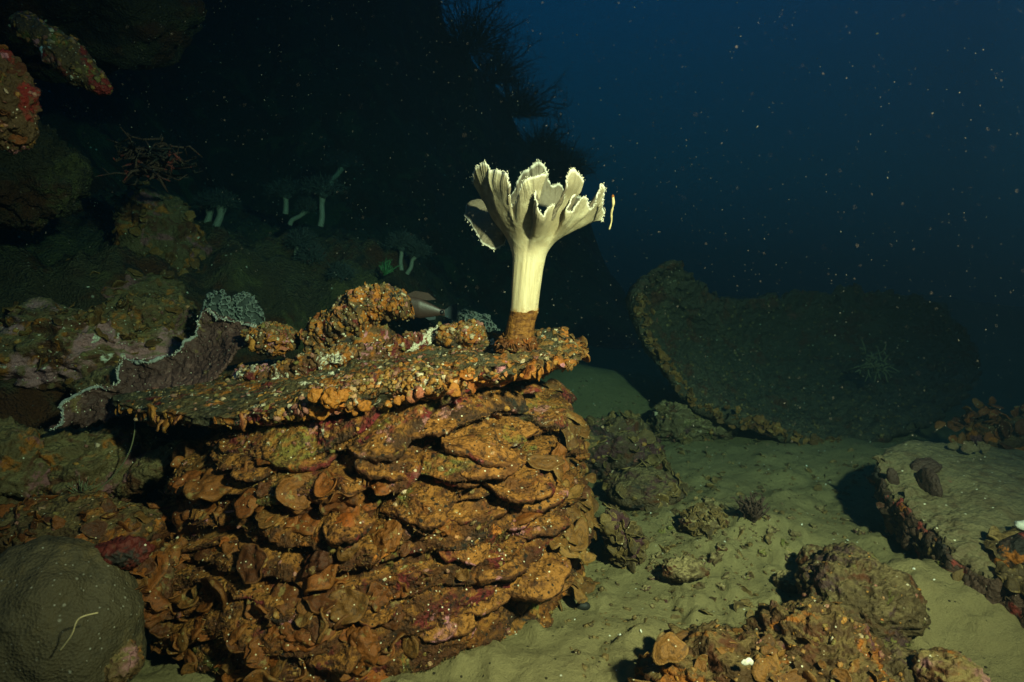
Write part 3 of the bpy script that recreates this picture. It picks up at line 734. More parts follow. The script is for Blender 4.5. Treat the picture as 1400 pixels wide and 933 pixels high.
# ================================================================== the pale leather coral
YC = 1.50
cbase = at(709, 470, YC); cbase[2] = plate_z(cbase[0], cbase[1]) - .006
coral = thing('leather_coral', 'tall cream leather coral with a ruffled cup standing on the plate', 'leather coral', cbase)
K = mpp(YC)
def ringtube(ctrs, rads, nth, groove, seed, flute=0.0):
    ctrs = np.asarray(ctrs, float); n = len(ctrs)
    th = np.linspace(0, 2 * math.pi, nth, endpoint=False)
    TH, I = np.meshgrid(th, np.arange(n), indexing='ij'); TH, I = TH.ravel(), I.ravel()
    z = ctrs[I, 2]
    g = 1 + groove * fbm(np.stack([np.cos(TH) * 3.5, np.sin(TH) * 3.5, z * 6], 1), 3, .55, seed) + flute * fbm(np.stack([np.cos(TH) * 1.2, np.sin(TH) * 1.2, z * 3], 1), 2, .5, seed + 3)
    r = rads[I] * g
    return np.stack([ctrs[I, 0] + r * np.cos(TH), ctrs[I, 1] + r * np.sin(TH), z], 1), grid_faces(nth, n, True)
sk = [(428, 716.5, 19.0), (418, 717, 18.6), (400, 718.5, 19.2), (385, 720, 20.0), (370, 721.5, 20.6), (358, 723, 21.4)]
skc = np.array([at(p[1], p[0], YC) for p in sk]); skr = np.array([p[2] * K for p in sk])
t = np.linspace(0, len(sk) - 1, 60)
sc_ = np.stack([np.interp(t, range(len(sk)), skc[:, q]) for q in range(3)], 1); sr = np.interp(t, range(len(sk)), skr)
NTH = 480
SV, SF = ringtube(sc_, sr, NTH, .016, 2, .06)
mesh('stalk', SV, SF, M['stalk'], coral)
neck = SV.reshape(NTH, -1, 3)[:, -1]
hf = [(474, 706, 27), (466, 707.5, 23), (456, 710, 20.0), (444, 712, 19.4), (432, 715, 19.6), (424, 717, 20.0)]
hc = np.array([at(p[1], p[0], YC) for p in hf]); hr = np.array([p[2] * K for p in hf])
t = np.linspace(0, len(hf) - 1, 50)
hc = np.stack([np.interp(t, range(len(hf)), hc[:, q]) for q in range(3)], 1); hr = np.interp(t, range(len(hf)), hr)
HV, HF = ringtube(hc, hr, 260, .05, 7, .05)
HV[:, 2] += .006 * fbm(HV * 30, 3, .5, 1); 
hold_o = mesh('holdfast', HV, HF, M['holdfast'], coral)
P, N = pick(HV, HF, 160, rs, lambda c, n: ss(cbase[2] + .045, cbase[2], c[:, 2]))
v, f, a = fronds(P, N + rs.normal(0, .4, N.shape), rs.uniform(.006, .014, len(P)), rs, 4, 12, (-.3, .3), .3, .15, (.6, 1.1), .1)
mesh('holdfast_growth', v, f, M['frond'], hold_o, attrs=a, kind='stuff')
# ruffled cup: margin control points (angle, px, py, depth offset, curl)
RIM = [(172, 650, 256, .015, 0), (182, 647, 244, -.01, 0), (190, 652, 231, -.03, 0), (196, 661, 225, -.045, 0), (201, 666, 236, -.055, 0), (206, 677, 234, -.07, 0), (213, 692, 236, -.085, 0), (219, 699, 246, -.09, 0), (224, 701, 264, -.08, 0), (229, 704, 282, -.065, 0),
       (234, 708, 277, -.075, 0), (239, 710, 262, -.095, 0), (244, 718, 246, -.11, 0), (250, 731, 239, -.115, 0), (255, 745, 238, -.105, 0), (259, 741, 252, -.085, 0), (262, 733, 256, -.095, 0), (265, 727, 266, -.11, 0), (268, 727, 280, -.12, 0), (273, 733, 292, -.12, 0), (279, 741, 297, -.11, 0), (285, 749, 292, -.10, 0), (290, 756, 283, -.085, 0), (295, 763, 285, -.075, 0),
       (299, 768, 272, -.085, 0), (303, 769, 252, -.10, 0), (308, 774, 237, -.105, 0), (313, 783, 229, -.10, 0), (317, 791, 235, -.085, 0), (320, 797, 246, -.07, 0), (323, 790, 258, -.06, 0), (326, 779, 272, -.075, 0), (329, 776, 286, -.085, 0), (333, 784, 291, -.08, 0), (337, 790, 281, -.07, 0), (341, 800, 270, -.06, 0), (345, 803, 279, -.05, 0), (349, 810, 287, -.045, 0), (353, 816, 277, -.04, 0), (357, 819, 262, -.035, 0), (361, 823, 253, -.02, 0), (366, 827, 266, -.005, 0), (371, 826, 282, .005, 0), (376, 829, 294, .02, .2), (382, 823, 304, .035, .5),
       (392, 812, 290, .07, .2), (402, 800, 272, .10, 0), (414, 784, 268, .12, 0), (424, 772, 262, .12, 0), (432, 764, 252, .11, 0), (439, 755, 256, .10, 0), (445, 749, 236, .10, 0), (451, 742, 224, .11, 0), (458, 734, 222, .115, 0), (464, 723, 232, .12, 0), (470, 712, 240, .125, 0), (476, 700, 262, .125, .2),
       (484, 682, 280, .12, .8), (492, 664, 276, .115, 1.0), (500, 648, 276, .10, 1.2), (506, 638, 297, .085, 1.5), (512, 655, 318, .06, 1.5), (517, 662, 331, .045, 1.5), (522, 678, 339, .04, 1.3), (526, 690, 326, .045, .8), (529, 672, 296, .05, .3)]
RIM = np.array(RIM, float); nR = len(RIM)
rp3 = np.array([at(p[1], p[2], YC + p[3]) for p in RIM])
NU, NS = 1100, 64
ext = np.concatenate([RIM[-1:], RIM, RIM[:1]]); 
u_ = np.linspace(0, nR, NU, endpoint=False)
rim = catmull(rp3, NU, True)
ang = np.interp(u_, np.arange(nR + 1), np.append(RIM[:, 0], 172 + 360)); curl = np.interp(u_, np.arange(nR + 1), np.append(RIM[:, 4], RIM[0, 4]))
# fine ripples along the margin
tt = np.gradient(rim, axis=0); tt /= np.linalg.norm(tt, axis=1)[:, None]
rim = rim + .0024 * np.stack([fbm(rim * 70, 2, .5, q) for q in (1, 2, 3)], 1)
na = (ang % 360) / 360 * NTH; i0 = np.floor(na).astype(int) % NTH; fr = (na - np.floor(na))[:, None]
p0 = neck[i0] * (1 - fr) + neck[(i0 + 1) % NTH] * fr
nc = neck.mean(0); od = rim - nc; od[:, 2] = 0; ol = np.linalg.norm(od, axis=1)[:, None] + 1e-6; od = od / ol
rad_dir = np.stack([np.cos(np.radians(ang)), np.sin(np.radians(ang)), 0 * ang], 1)
p1 = p0 + np.array([.004, 0, .058]) + rad_dir * .004
mid = rim * .62 + p0 * .38
p2 = mid + od * .018; p2[:, 2] = np.minimum(p2[:, 2], rim[:, 2] - .02) - .012
p2[:, 2] = np.maximum(p2[:, 2], p0[:, 2] + .035)
hi = rim.copy(); hi[:, 2] = rim[:, 2] + .055; hi += -od * .02
cw = np.clip(curl, 0, 1.5)[:, None] / 1.5
p2 = p2 * (1 - cw) + hi * cw
s = np.linspace(0, 1, NS); S = s[None, :, None]
CV = ((1 - S) ** 3 * p0[:, None] + 3 * (1 - S) ** 2 * S * p1[:, None] + 3 * (1 - S) * S ** 2 * p2[:, None] + S ** 3 * rim[:, None])
# even the margin's folds out towards the stalk
def ringsmooth(A, h):
    ks = np.exp(-np.linspace(-2.2, 2.2, 2 * h + 1) ** 2); ks /= ks.sum()
    return np.stack([np.apply_along_axis(lambda a: np.convolve(np.concatenate([a[-h:], a, a[:h]]), ks, 'valid'), 0, A[:, :, q]) for q in range(3)], 2)
sm1, sm2 = ringsmooth(CV, 32), ringsmooth(CV, 80)
w1 = 1 - ss(.80, 1.0, S); w2 = 1 - ss(.40, .92, S)
CV = CV * (1 - w1) + sm1 * w1; CV = CV * (1 - w2) + sm2 * w2
CV = CV + (p0 - CV[:, 0])[:, None] * (1 - ss(0, .25, S))
CV[:, 0] = p0
CV = CV.reshape(-1, 3)
CV = CV + (ss(0, .3, np.tile(s, NU)) * .0011)[:, None] * np.stack([fbm(CV * 30, 3, .5, q) for q in (4, 5, 6)], 1)
CF = grid_faces(NU, NS, True)
arc = np.concatenate([[0], np.cumsum(np.linalg.norm(np.diff(rim, axis=0), axis=1))])
A_ = np.repeat(arc, NS); S_ = np.tile(s, NU)
CV = CV + vnormals(CV, CF) * ((.0009 * np.clip((S_ - .62) / .38, 0, 1) ** 2.0) * np.sin(A_ * 2 * math.pi / .026 + 2.2 * fbm(np.stack([A_ * 14, 0 * A_, 0 * A_], 1), 2)) * (1 + .8 * fbm(np.stack([A_ * 30, 0 * A_, S_ * 2], 1), 2)) + .0004 * S_ ** 6 * np.sin(A_ * 2 * math.pi / .008 + 3 * fbm(np.stack([A_ * 60, 0 * A_, 0 * A_], 1), 2)))[:, None]
CV = CV + (.0085 * ss(.25, 1.0, S_))[:, None] * np.stack([fbm(CV * 13, 2, .45, q) for q in (31, 32, 33)], 1)
rim = CV.reshape(NU, NS, 3)[:, -1].copy()
nn = vnormals(CV, CF)
out = CV - nc; out[:, 2] *= .3
if (nn[:NS * NU] * out).sum() < 0: CF = CF[:, ::-1].copy()
sg = np.tile(s, NU)
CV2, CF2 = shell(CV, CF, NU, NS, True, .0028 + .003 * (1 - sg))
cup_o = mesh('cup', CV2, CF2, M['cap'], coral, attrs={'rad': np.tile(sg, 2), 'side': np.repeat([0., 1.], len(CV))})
# pale polyps fringing the margin, and on the inner face
rg2 = np.random.RandomState(5)
k = rg2.choice(NU, 520, replace=False); P = rim[k] + rg2.normal(0, .0012, (520, 3))
D = (rim - CV.reshape(NU, NS, 3)[:, -6])[k]; D /= np.linalg.norm(D, axis=1)[:, None]; D += rg2.normal(0, .5, D.shape)
backside = (ang[k] > 380) & (ang[k] < 530)
v, f, a = spikes(P, D, rg2.uniform(.0012, .0030, 520) * (1 + 1.0 * backside), rg2.uniform(.0007, .0013, 520))
mesh('polyp_fringe', v, f, M['tip'], cup_o, kind='stuff')

# ================================================================== small growths on the plate
def rock(name, label, cat, px, py, Y, wpx, hpx, mat, seed, depth=None, rough=1.0, sub=6, rot=0.0, group=None, ledge=0.0, sink=.25, growth=0, gmat='darkfrond', gsize=(.012, .03), nubs=0, parent=None, power=1.0):
    c = at(px, py, Y); k_ = mpp(Y)
    rx, rz = wpx / 2 * k_, hpx / 2 * k_; ry = depth if depth else rx * .8
    bv, bf = ico(sub); n = bv.copy()
    Rr = max(min(rx, rz), .6 * max(rx, rz) * .6)
    q = n * np.array([rx, ry, rz])
    sc1 = 1.0 / max(rx, ry, rz)
    d = .30 * fbm(q * sc1 * 1.6, 3, .5, seed) + .16 * ridged(q * sc1 * 3.4, 4, .55, seed + 1) - .10 + .10 * (.5 - worley(q * sc1 * 5, seed + 2)) + .05 * fbm(q * sc1 * 16, 3, .6, seed + 3)
    q = q + n * (d * rough * Rr)[:, None]
    if ledge:
        ph = q[:, 2] / (rz * .5) + .7 * fbm(q * sc1 * 2, 2, .5, seed + 5); s_ = ph - np.floor(ph)
        q[:, :2] *= (1 + ledge * (np.where(s_ < .3, 1 - s_ / .3, (s_ - .3) / .7) - .5))[:, None]
    if rot:
        cr, sr_ = math.cos(R(rot)), math.sin(R(rot)); q = np.stack([q[:, 0] * cr - q[:, 2] * sr_, q[:, 1], q[:, 0] * sr_ + q[:, 2] * cr], 1)
    V = q + c
    base = np.array([c[0], c[1], V[:, 2].min() + sink * 0])
    rr = np.random.RandomState(seed + 100)
    if parent is not None:
        o = mesh(name, V, bf, M[mat], parent); return o, V, bf
    if growth or nubs:
        r_ = thing(name, label, cat, base, group); ro = mesh('rock_body', V, bf, M[mat], r_)
        cond = lambda cc, nn: ss(-.3, .5, -nn[:, 1] + .6 * nn[:, 2]) + .02
        if growth:
            P, N = pick(V, bf, growth, rr, cond)
            v, f, a = fronds(P, N + rr.normal(0, .4, N.shape) + [0, 0, .3], rr.uniform(*gsize, growth), rr, 5, 16, (-.4, .4), .3, .13, (.6, 1.15), .2)
            mesh('alga_growth', v, f, M[gmat], ro, attrs=a, kind='stuff')
        if nubs:
            P, N = pick(V, bf, nubs, rr, cond)
            v, f, a = lumps(P, N, rr.uniform(.0015, .008, nubs) * rr.uniform(.4, 1, nubs) * (Y / 1.4), rr, 2, (.3, .7), .8)
            mesh('crust_nubs', v, f, M['bits'], ro, attrs=a, kind='stuff')
        return r_, V, bf
    o = mesh(name, V, bf, M[mat], loc=base); tag(o, label, cat, group)
    return o, V, bf

# overhanging crusted outcrop: foot + jutting shelf lofted as one knobbly body
def outcrop():
    c0 = at(500, 470, 1.66); base = c0.copy(); base[2] = plate_z(c0[0], c0[1]) - .01
    t = thing('encrusted_rock', 'knobbly crusted rock jutting to the right on the mound plate, behind the flat top', 'rock', base)
    pts = [(425, 468, 1.68, 22, 15), (447, 455, 1.67, 26, 18), (470, 441, 1.66, 30, 22), (492, 427, 1.655, 30, 24), (512, 415, 1.65, 24, 17), (532, 414, 1.645, 20, 13), (550, 418, 1.64, 17, 12), (563, 419, 1.64, 5, 5)]
    pc = catmull(atl([p[:3] for p in pts]), 150); rr_ = np.interp(np.linspace(0, 7, 150), range(8), [p[3] for p in pts]) * mpp(1.65); rz_ = np.interp(np.linspace(0, 7, 150), range(8), [p[4] for p in pts]) * mpp(1.65)
    th = np.linspace(0, 2 * math.pi, 160, endpoint=False); TH, I = np.meshgrid(th, np.arange(150), indexing='ij'); TH, I = TH.ravel(), I.ravel()
    n = np.stack([-.4 * np.sin(TH) * .5, np.cos(TH), np.sin(TH)], 1)
    V = pc[I] + np.stack([n[:, 0] * rz_[I], n[:, 1] * rr_[I] * 1.3, n[:, 2] * rz_[I]], 1)
    d = .012 * fbm(V * 25, 4, .6, 3) + .010 * ridged(V * 38, 3, .6, 5) + .008 * (.5 - worley(V * 50, 2))
    V = V + n * d[:, None]
    F = grid_faces(160, 150, True)
    if (vnormals(V, F) * n).sum() < 0: F = F[:, ::-1].copy()
    mesh('rock_body', V, F, M['knob'], t)
    bv, bf = ico(5); q = bv * np.array([.078, .06, .040]) ; q = q + bv * (.016 * fbm(q * 30, 4, .6, 8) + .010 * ridged(q * 40, 2, .6, 2))[:, None]
    mesh('rock_foot', q + at(492, 462, 1.66), bf, M['knob'], t)
    rr = np.random.RandomState(44)
    P, N = pick(V, F, 420, rr, lambda c, n: ss(-.5, .4, -n[:, 1] + .3 * n[:, 2]))
    v, f, a = lumps(P, N, rr.uniform(.0015, .0075, len(P)) * rr.uniform(.5, 1, len(P)), rr, 2, (.3, .8), .8); mesh('crust_nubs', v, f, M['bits'], t, attrs=a, kind='stuff')
    P, N = pick(V, F, 40, rr, lambda c, n: ss(-.5, .4, n[:, 2]))
    v, f, a = fronds(P, N + rr.normal(0, .4, N.shape), rr.uniform(.006, .014, len(P)), rr, 4, 14, (-.3, .4), .3, .2); mesh('sponge_growth', v, f, M['sponge'], t, attrs=a, kind='stuff')
outcrop()
rock('encrusted_lump', 'low crusted lump on the plate close left of the pale coral stalk', 'rock', 634, 460, 1.62, 66, 36, 'knob', 12, rough=1.2, sub=6, nubs=160, growth=12, gmat='sponge', gsize=(.006, .012))
rock('encrusted_lump', 'ochre knob between the purple frilled sheet and the jutting rock', 'rock', 372, 464, 1.66, 66, 40, 'knob', 15, rough=1.2, sub=6, nubs=110, growth=10, gmat='sponge', gsize=(.008, .016))

# frilled purple sheet with a white edge
def purple_sheet():
    top = atl([(66, 590, 1.50), (84, 578, 1.52), (82, 556, 1.54), (92, 545, 1.56), (120, 534, 1.58), (148, 527, 1.60), (158, 508, 1.63), (168, 492, 1.66), (196, 497, 1.66), (222, 490, 1.67), (250, 472, 1.69), (266, 455, 1.71), (268, 440, 1.73), (280, 424, 1.74), (292, 430, 1.73), (306, 440, 1.72), (330, 443, 1.73), (352, 450, 1.74)])
    bot = atl([(112, 582, 1.58), (122, 576, 1.58), (136, 572, 1.58), (150, 570, 1.58), (168, 566, 1.58), (184, 560, 1.58), (200, 556, 1.58), (216, 550, 1.58), (234, 545, 1.58), (254, 540, 1.58), (274, 532, 1.59), (290, 516, 1.60), (304, 502, 1.62), (314, 488, 1.64), (324, 477, 1.66), (336, 470, 1.67), (350, 466, 1.68), (364, 464, 1.70)])
    nu, nv = 420, 60
    a, b = catmull(bot, nu), catmull(top, nu); s = np.linspace(0, 1, nv)[None, :, None]
    fold = (ridged(b * 13, 3, .5, 3) * .012)[:, None]
    V = a[:, None] * (1 - s) + b[:, None] * s
    V[:, :, 1] += .035 * np.sin(s[..., 0] * math.pi) + fold * s[..., 0]
    V = V.reshape(-1, 3); V = V + .008 * np.stack([fbm(V * 22, 4, .6, q) for q in (1, 2, 3)], 1) + .003 * np.stack([fbm(V * 90, 2, .6, q) for q in (4, 5, 6)], 1)
    t = thing('frilled_coral_sheet', 'purple brown frilled coral sheet with a thin white edge left of the plate', 'coral sheet', bot.mean(0))
    F = grid_faces(nu, nv); V2, F2 = shell(V, F, nu, nv, False, .007)
    so = mesh('sheet', V2, F2, M['purple'], t)
    edge = V.reshape(nu, nv, 3)[:, -1]
    wdt = .0030 + .0040 * np.clip(fbm(edge * 24, 3), -.65, 1)
    v, f = tube(edge + [0, -.002, .001], wdt, 8); mesh('white_edge', v, f, M['whiterim'], so)
    rr = np.random.RandomState(6); kk = rr.choice(nu, 330); P = edge[kk] + rr.normal(0, .003, (330, 3))
    v, f, a_ = spikes(P, rr.normal(0, 1, (330, 3)) + [0, -.3, 1], rr.uniform(.002, .005, 330), rr.uniform(.0008, .0014, 330)); mesh('polyp_fringe', v, f, M['tip'], so, kind='stuff')
purple_sheet()
rock('shaded_ledge', 'dull brown ledge under the purple frilled sheet left of the plate', 'rock', 200, 530, 1.78, 190, 60, 'leftrock', 31, depth=.12, rough=.8, sub=6, nubs=80)

# lace corals: domes of fine branching mesh
def lace(label, px, py, Y, w, h, seed, n=420):
    rr = np.random.RandomState(seed); k_ = mpp(Y); c = at(px, py + h / 2, Y)
    t = thing('lace_coral', label, 'soft coral', c)
    d = rr.normal(0, 1, (n, 3)); d[:, 2] = np.abs(d[:, 2]); d /= np.linalg.norm(d, axis=1)[:, None]
    d *= (1 + .12 * fbm(d * 2.2, 2, .5, seed))[:, None] * rr.uniform(.93, 1.05, (n, 1))
    P = c + d * np.array([w / 2, w / 2.5, h]) * k_; parts = []
    for i in range(n):
        for j in np.argsort(((P - P[i]) ** 2).sum(1))[1:4]:
            parts.append(tube([P[i], (P[i] + P[j]) / 2 + rr.normal(0, .0015, 3), P[j]], np.array([.0018, .0011, .0018]), 4))
    v, f = join(parts); mesh('lace_branches', v, f, M['lace'], t)
    bv, bf = ico(4); q = bv.copy(); q[:, 2] = np.maximum(q[:, 2], -.2)
    q = q * np.array([w / 2 * .86, w / 2.5 * .8, h * .86]) * k_; q += bv * (.008 * fbm(q * 40, 3, .6, seed))[:, None]
    mesh('lace_core', q + c, bf, M['lacecore'], t)
lace('grey lacy soft coral clump, left of two behind the purple sheet', 300, 420, 1.98, 48, 44, 1)
lace('grey lacy soft coral clump, right of two behind the purple sheet', 337, 422, 2.0, 46, 44, 2)
lace('wide pale lacy soft coral behind the low lump near the coral stalk', 640, 446, 2.15, 90, 40, 3, 520)

# fish behind the jutting rock
def fish():
    Y = 1.86; k_ = mpp(Y); c = at(578, 420, Y)
    t = thing('small_fish', 'small brown fish with a pale bluish tail half hidden behind the jutting rock', 'fish', c)
    nu, nv = 60, 28; u = np.linspace(0, 1, nu)
    hh = np.interp(u, [0, .08, .3, .55, .8, .92, 1], [.5, 6, 14, 14, 8, 4.5, 4.5]) * k_; ww = hh * .42
    xs = (np.interp(u, [0, 1], [-46, 30])) * k_; zs = -(np.interp(u, [0, 1], [-6, 8])) * k_
    th = np.linspace(0, 2 * math.pi, nv, endpoint=False)
    V = np.stack([c[0] + xs[:, None] + 0 * th, c[1] + ww[:, None] * np.cos(th), c[2] + zs[:, None] + hh[:, None] * np.sin(th)], 2)
    V = V.transpose(1, 0, 2).reshape(-1, 3); mesh('fish_body', V, grid_faces(nv, nu, True), M['fishbody'], t)
    def fin(name, pts, dy, mat):
        p = np.array([c + np.array([x * k_, dy * k_, -z * k_]) for x, z in pts]); m = len(p)
        q = np.concatenate([p - [0, .0012, 0], p + [0, .0012, 0]])
        F = [tuple(range(m)), tuple(range(2 * m - 1, m - 1, -1))] + [(i, m + i, m + (i + 1) % m, (i + 1) % m) for i in range(m)]
        mesh(name, q, F, mat, t, smooth=False)
    fin('tail_fin', [(28, 5), (38, -2), (48, -5), (46, 4), (47, 12), (44, 19), (36, 16), (28, 12)], 0, M['fishpale'])
    fin('dorsal_fin', [(-24, -16), (-10, -22), (8, -19), (18, -10), (6, -9), (-14, -13)], 0, M['fishbody'])
    fin('belly_fin', [(-4, 10), (8, 18), (17, 17), (18, 9), (6, 9)], 0, M['fishpale'])
    for sgn in (-1, 1):
        bv, bf = ico(3); mesh('eye', bv * .0042 + c + np.array([-37 * k_, sgn * .009, 7 * k_]), bf, M['fisheye'], t)
    bv, bf = ico(3); mesh('tail_spot', bv * np.array([.007, .0085, .007]) + c + np.array([26 * k_, 0, -7 * k_]), bf, M['fisheye'], t)
fish()

# drifting scrap near the cup
def scrap():
    p = catmull(atl([(838, 269, 1.44), (838.5, 280, 1.44), (836, 292, 1.445), (836, 303, 1.45), (833, 314, 1.45)]), 30)
    t = thing('drifting_scrap', 'thin pale stem drifting upright in the water right of the ruffled cup', 'drifting stem', p[-1])
    v, f = tube(p, .0021 + .0009 * fbm(p * 120, 2)[:30] + np.linspace(.0008, -.0004, 30), 8); mesh('stem', v, f, M['debris'], t)
    bv, bf = ico(2); mesh('orange_tip', bv * np.array([.003, .003, .0042]) + p[0], bf, M['sponge'], t)
scrap()

# ================================================================== right side: dish coral and slab coral
def coons(c_bot, c_top, nu, nv, sag, power=1.0):
    a, b = catmull(c_bot, nu), catmull(c_top, nu); s = np.linspace(0, 1, nv)[None, :, None] ** power
    V = a[:, None] * (1 - s) + b[:, None] * s
    u = np.linspace(0, 1, nu)[:, None]; w_ = np.sin(math.pi * np.linspace(0, 1, nv))[None] * np.sin(math.pi * np.clip(u, .0, 1)) ** .6
    return V + w_[..., None] * np.array(sag)
def dish():
    bot = atl([(868, 408, 2.95), (874, 432, 2.88), (896, 478, 2.78), (930, 530, 2.66), (975, 562, 2.58), (1040, 588, 2.52), (1100, 606, 2.50), (1160, 612, 2.52), (1225, 595, 2.60), (1285, 565, 2.72), (1330, 522, 2.90), (1336, 500, 3.0)])
    top = atl([(872, 398, 2.98), (890, 385, 3.05), (908, 372, 3.08), (917, 360, 3.1), (935, 372, 3.14), (958, 392, 3.2), (985, 410, 3.3), (1050, 408, 3.45), (1130, 398, 3.5), (1210, 402, 3.45), (1275, 415, 3.35), (1330, 470, 3.15)])
    nu, nv = 380, 160
    V = coons(bot, top, nu, nv, (0.0, .38, -.10)).reshape(-1, 3)
    N = vnormals(V, grid_faces(nu, nv))
    d = .026 * fbm(V * 4, 4, .55, 3) + .012 * ridged(V * 12, 3, .6, 5) + .010 * fbm(V * 40, 3, .6, 1)
    V = V + N * d[:, None]
    e = fbm(V * 14, 3, .6, 9) * .03
    V[:, 2] += e * (np.tile(np.linspace(0, 1, nv), nu) ** 4)
    F = grid_faces(nu, nv)
    if vnormals(V, F)[:, 1].sum() > 0: F = F[:, ::-1].copy()
    t = thing('dish_coral', 'great dull dish shaped coral tilted on the sand in the gloom', 'dish coral', np.array([V[:, 0].mean(), 2.6, V[:, 2].min()]))
    V2, F2 = shell(V, F, nu, nv, False, .032)
    mesh('dish', V2, F2, M['dish'], t)
    rr = np.random.RandomState(9)
    P, N = pick(V, F, 900, rr); v, f, a = lumps(P, N, rr.uniform(.003, .010, 900), rr, 2, (.3, .7), .8); mesh('crust_nubs', v, f, M['darkfrond'], t, attrs=a, kind='stuff')
    kk = rr.choice(int(nu * .62), 200, replace=False); E = V.reshape(nu, nv, 3)[kk, 0]; v, f, a = fronds(E + rr.normal(0, .012, E.shape), rr.normal(0, 1, E.shape) + [-.4, -.9, .2], rr.uniform(.006, .02, 200), rr, 5, 14, (-.4, .4), .3, .2)
    mesh('lit_rim_growth', v, f, M['leaf'], t, attrs=a, kind='stuff')  # growth coloured paler than the dish so its rim reads as lit
    parts = []; c = at(1195, 498, 2.86)
    for i in range(34):
        a0 = c + rr.normal(0, .02, 3); d_ = rr.normal(0, 1, 3); d_[1] = -abs(d_[1]); d_ /= np.linalg.norm(d_)
        p1 = a0 + d_ * rr.uniform(.02, .05); p2 = p1 + (d_ + rr.normal(0, .8, 3)) * rr.uniform(.015, .03)
        parts.append(tube([a0, p1, p2], np.array([.0035, .003, .002]), 5)); parts.append(tube([p1, p1 + (d_ + rr.normal(0, 1, 3)) * .022], np.array([.0028, .0016]), 5))
    v, f = join(parts)
    b = mesh('branching_hydroid', v, f, M['strand'], loc=c); tag(b, 'small pale branching hydroid growing inside the great dish coral', 'hydroid')
dish()
def slab():
    left = atl([(1200, 632, 1.78), (1208, 648, 1.72), (1230, 682, 1.61), (1262, 718, 1.50), (1300, 754, 1.38), (1345, 782, 1.30), (1400, 808, 1.24), (1470, 840, 1.18)])
    right = atl([(1212, 612, 1.88), (1245, 604, 1.94), (1290, 606, 1.96), (1340, 610, 1.96), (1390, 612, 1.95), (1450, 628, 1.9), (1540, 680, 1.7), (1640, 780, 1.4)])
    nu, nv = 300, 200
    V = coons(left, right, nu, nv, (0, 0, .03)).reshape(-1, 3)
    V[:, 2] += .010 * fbm(V * 6, 4, .5, 2) + .003 * fbm(V * 30, 3, .6, 4)
    s = np.tile(np.linspace(0, 1, nv), nu); V[:, 0] += (.015 * fbm(V * 18, 4, .6, 5)) * (1 - s) ** 6; V[:, 2] += (.01 * fbm(V * 25, 3, .6, 6)) * (1 - s) ** 4
    F = grid_faces(nu, nv)
    if vnormals(V, F)[:, 2].sum() < 0: F = F[:, ::-1].copy()
    b = V.mean(0); b[2] = 0
    t = thing('slab_coral', 'broad flat pale slab coral with a dark ragged edge overhanging the sand', 'slab coral', b)
    V2, F2 = shell(V, F, nu, nv, False, .018 + .015 * s)
    mesh('slab', V2, F2, M['slab'], t)
    edge = V.reshape(nu, nv, 3)[:, 0]; rr = np.random.RandomState(10)
    ns_ = 40; sv = np.linspace(0, 1, ns_)[None, :, None]; E2 = edge[6:]; ne = len(E2)
    wide = (.5 + .9 * np.linspace(0, 1, ne))[:, None, None]
    SK = E2[:, None] + wide * (sv * np.array([.012, .0, -.02]) + np.sin(sv * math.pi * .5) * np.array([-.012, -.006, -.085])) + np.array([0, 0, -.006])
    SK = SK.reshape(-1, 3); jag = np.stack([fbm(SK * np.array([60, 60, 14]), 4, .6, q) for q in (1, 2, 3)], 1)
    SK = SK + .012 * jag * (.25 + np.tile(np.linspace(0, 1, ns_), ne)[:, None]) + .010 * np.stack([fbm(SK * 16, 3, .6, q) for q in (4, 5, 6)], 1)
    V3, F3 = shell(SK, grid_faces(ne, ns_), ne, ns_, False, .010)
    mesh('ragged_edge', V3, F3, M['slab_edge'], t)
    kk = rr.choice(np.arange(60, nu), 110); P = edge[kk] + np.abs(rr.normal(0, 1, (110, 3))) * [.01, .01, -.045] - [0.014, .006, .016]
    v, f, a = fronds(P, rr.normal(0, .6, P.shape) + [-.5, -.5, .1], rr.uniform(.006, .024, 110), rr, 5, 16, (-.5, .2), .35, .2, (.3, .9)); mesh('edge_growth', v, f, M['edgefrond'], t, attrs=a, kind='stuff')
    # foot under the slab
    bv, bf = ico(5); q = bv * np.array([.20, .24, .11]); q += bv * (.05 * fbm(q * 8, 4, .6, 3))[:, None]
    c = np.array([V[:, 0].mean() + .14, V[:, 1].mean(), .0]); mesh('foot', q + c, bf, M['slab_edge'], t)
    return V, F
slV, slF = slab()
def on_slab(px, py, Y): return at(px, py, Y)
rock('dark_sponge', 'dark brown knobbed sponge lying on the slab near its tip', 'sponge', 1266, 640, hit(1266, 640, slV), 40, 24, 'darkblob', 71, depth=.025, rough=.6, sub=5)
rock('dark_sponge', 'dark narrow strip of sponge trailing down the slab', 'sponge', 1270, 668, hit(1270, 668, slV), 17, 56, 'darkblob', 72, depth=.05, rough=.6, sub=5, rot=6)
rock('dark_sponge', 'small rounded dark sponge at the left edge of the slab', 'sponge', 1221, 656, hit(1221, 656, slV), 15, 36, 'darkblob', 73, depth=.014, rough=.4, sub=4, rot=18)
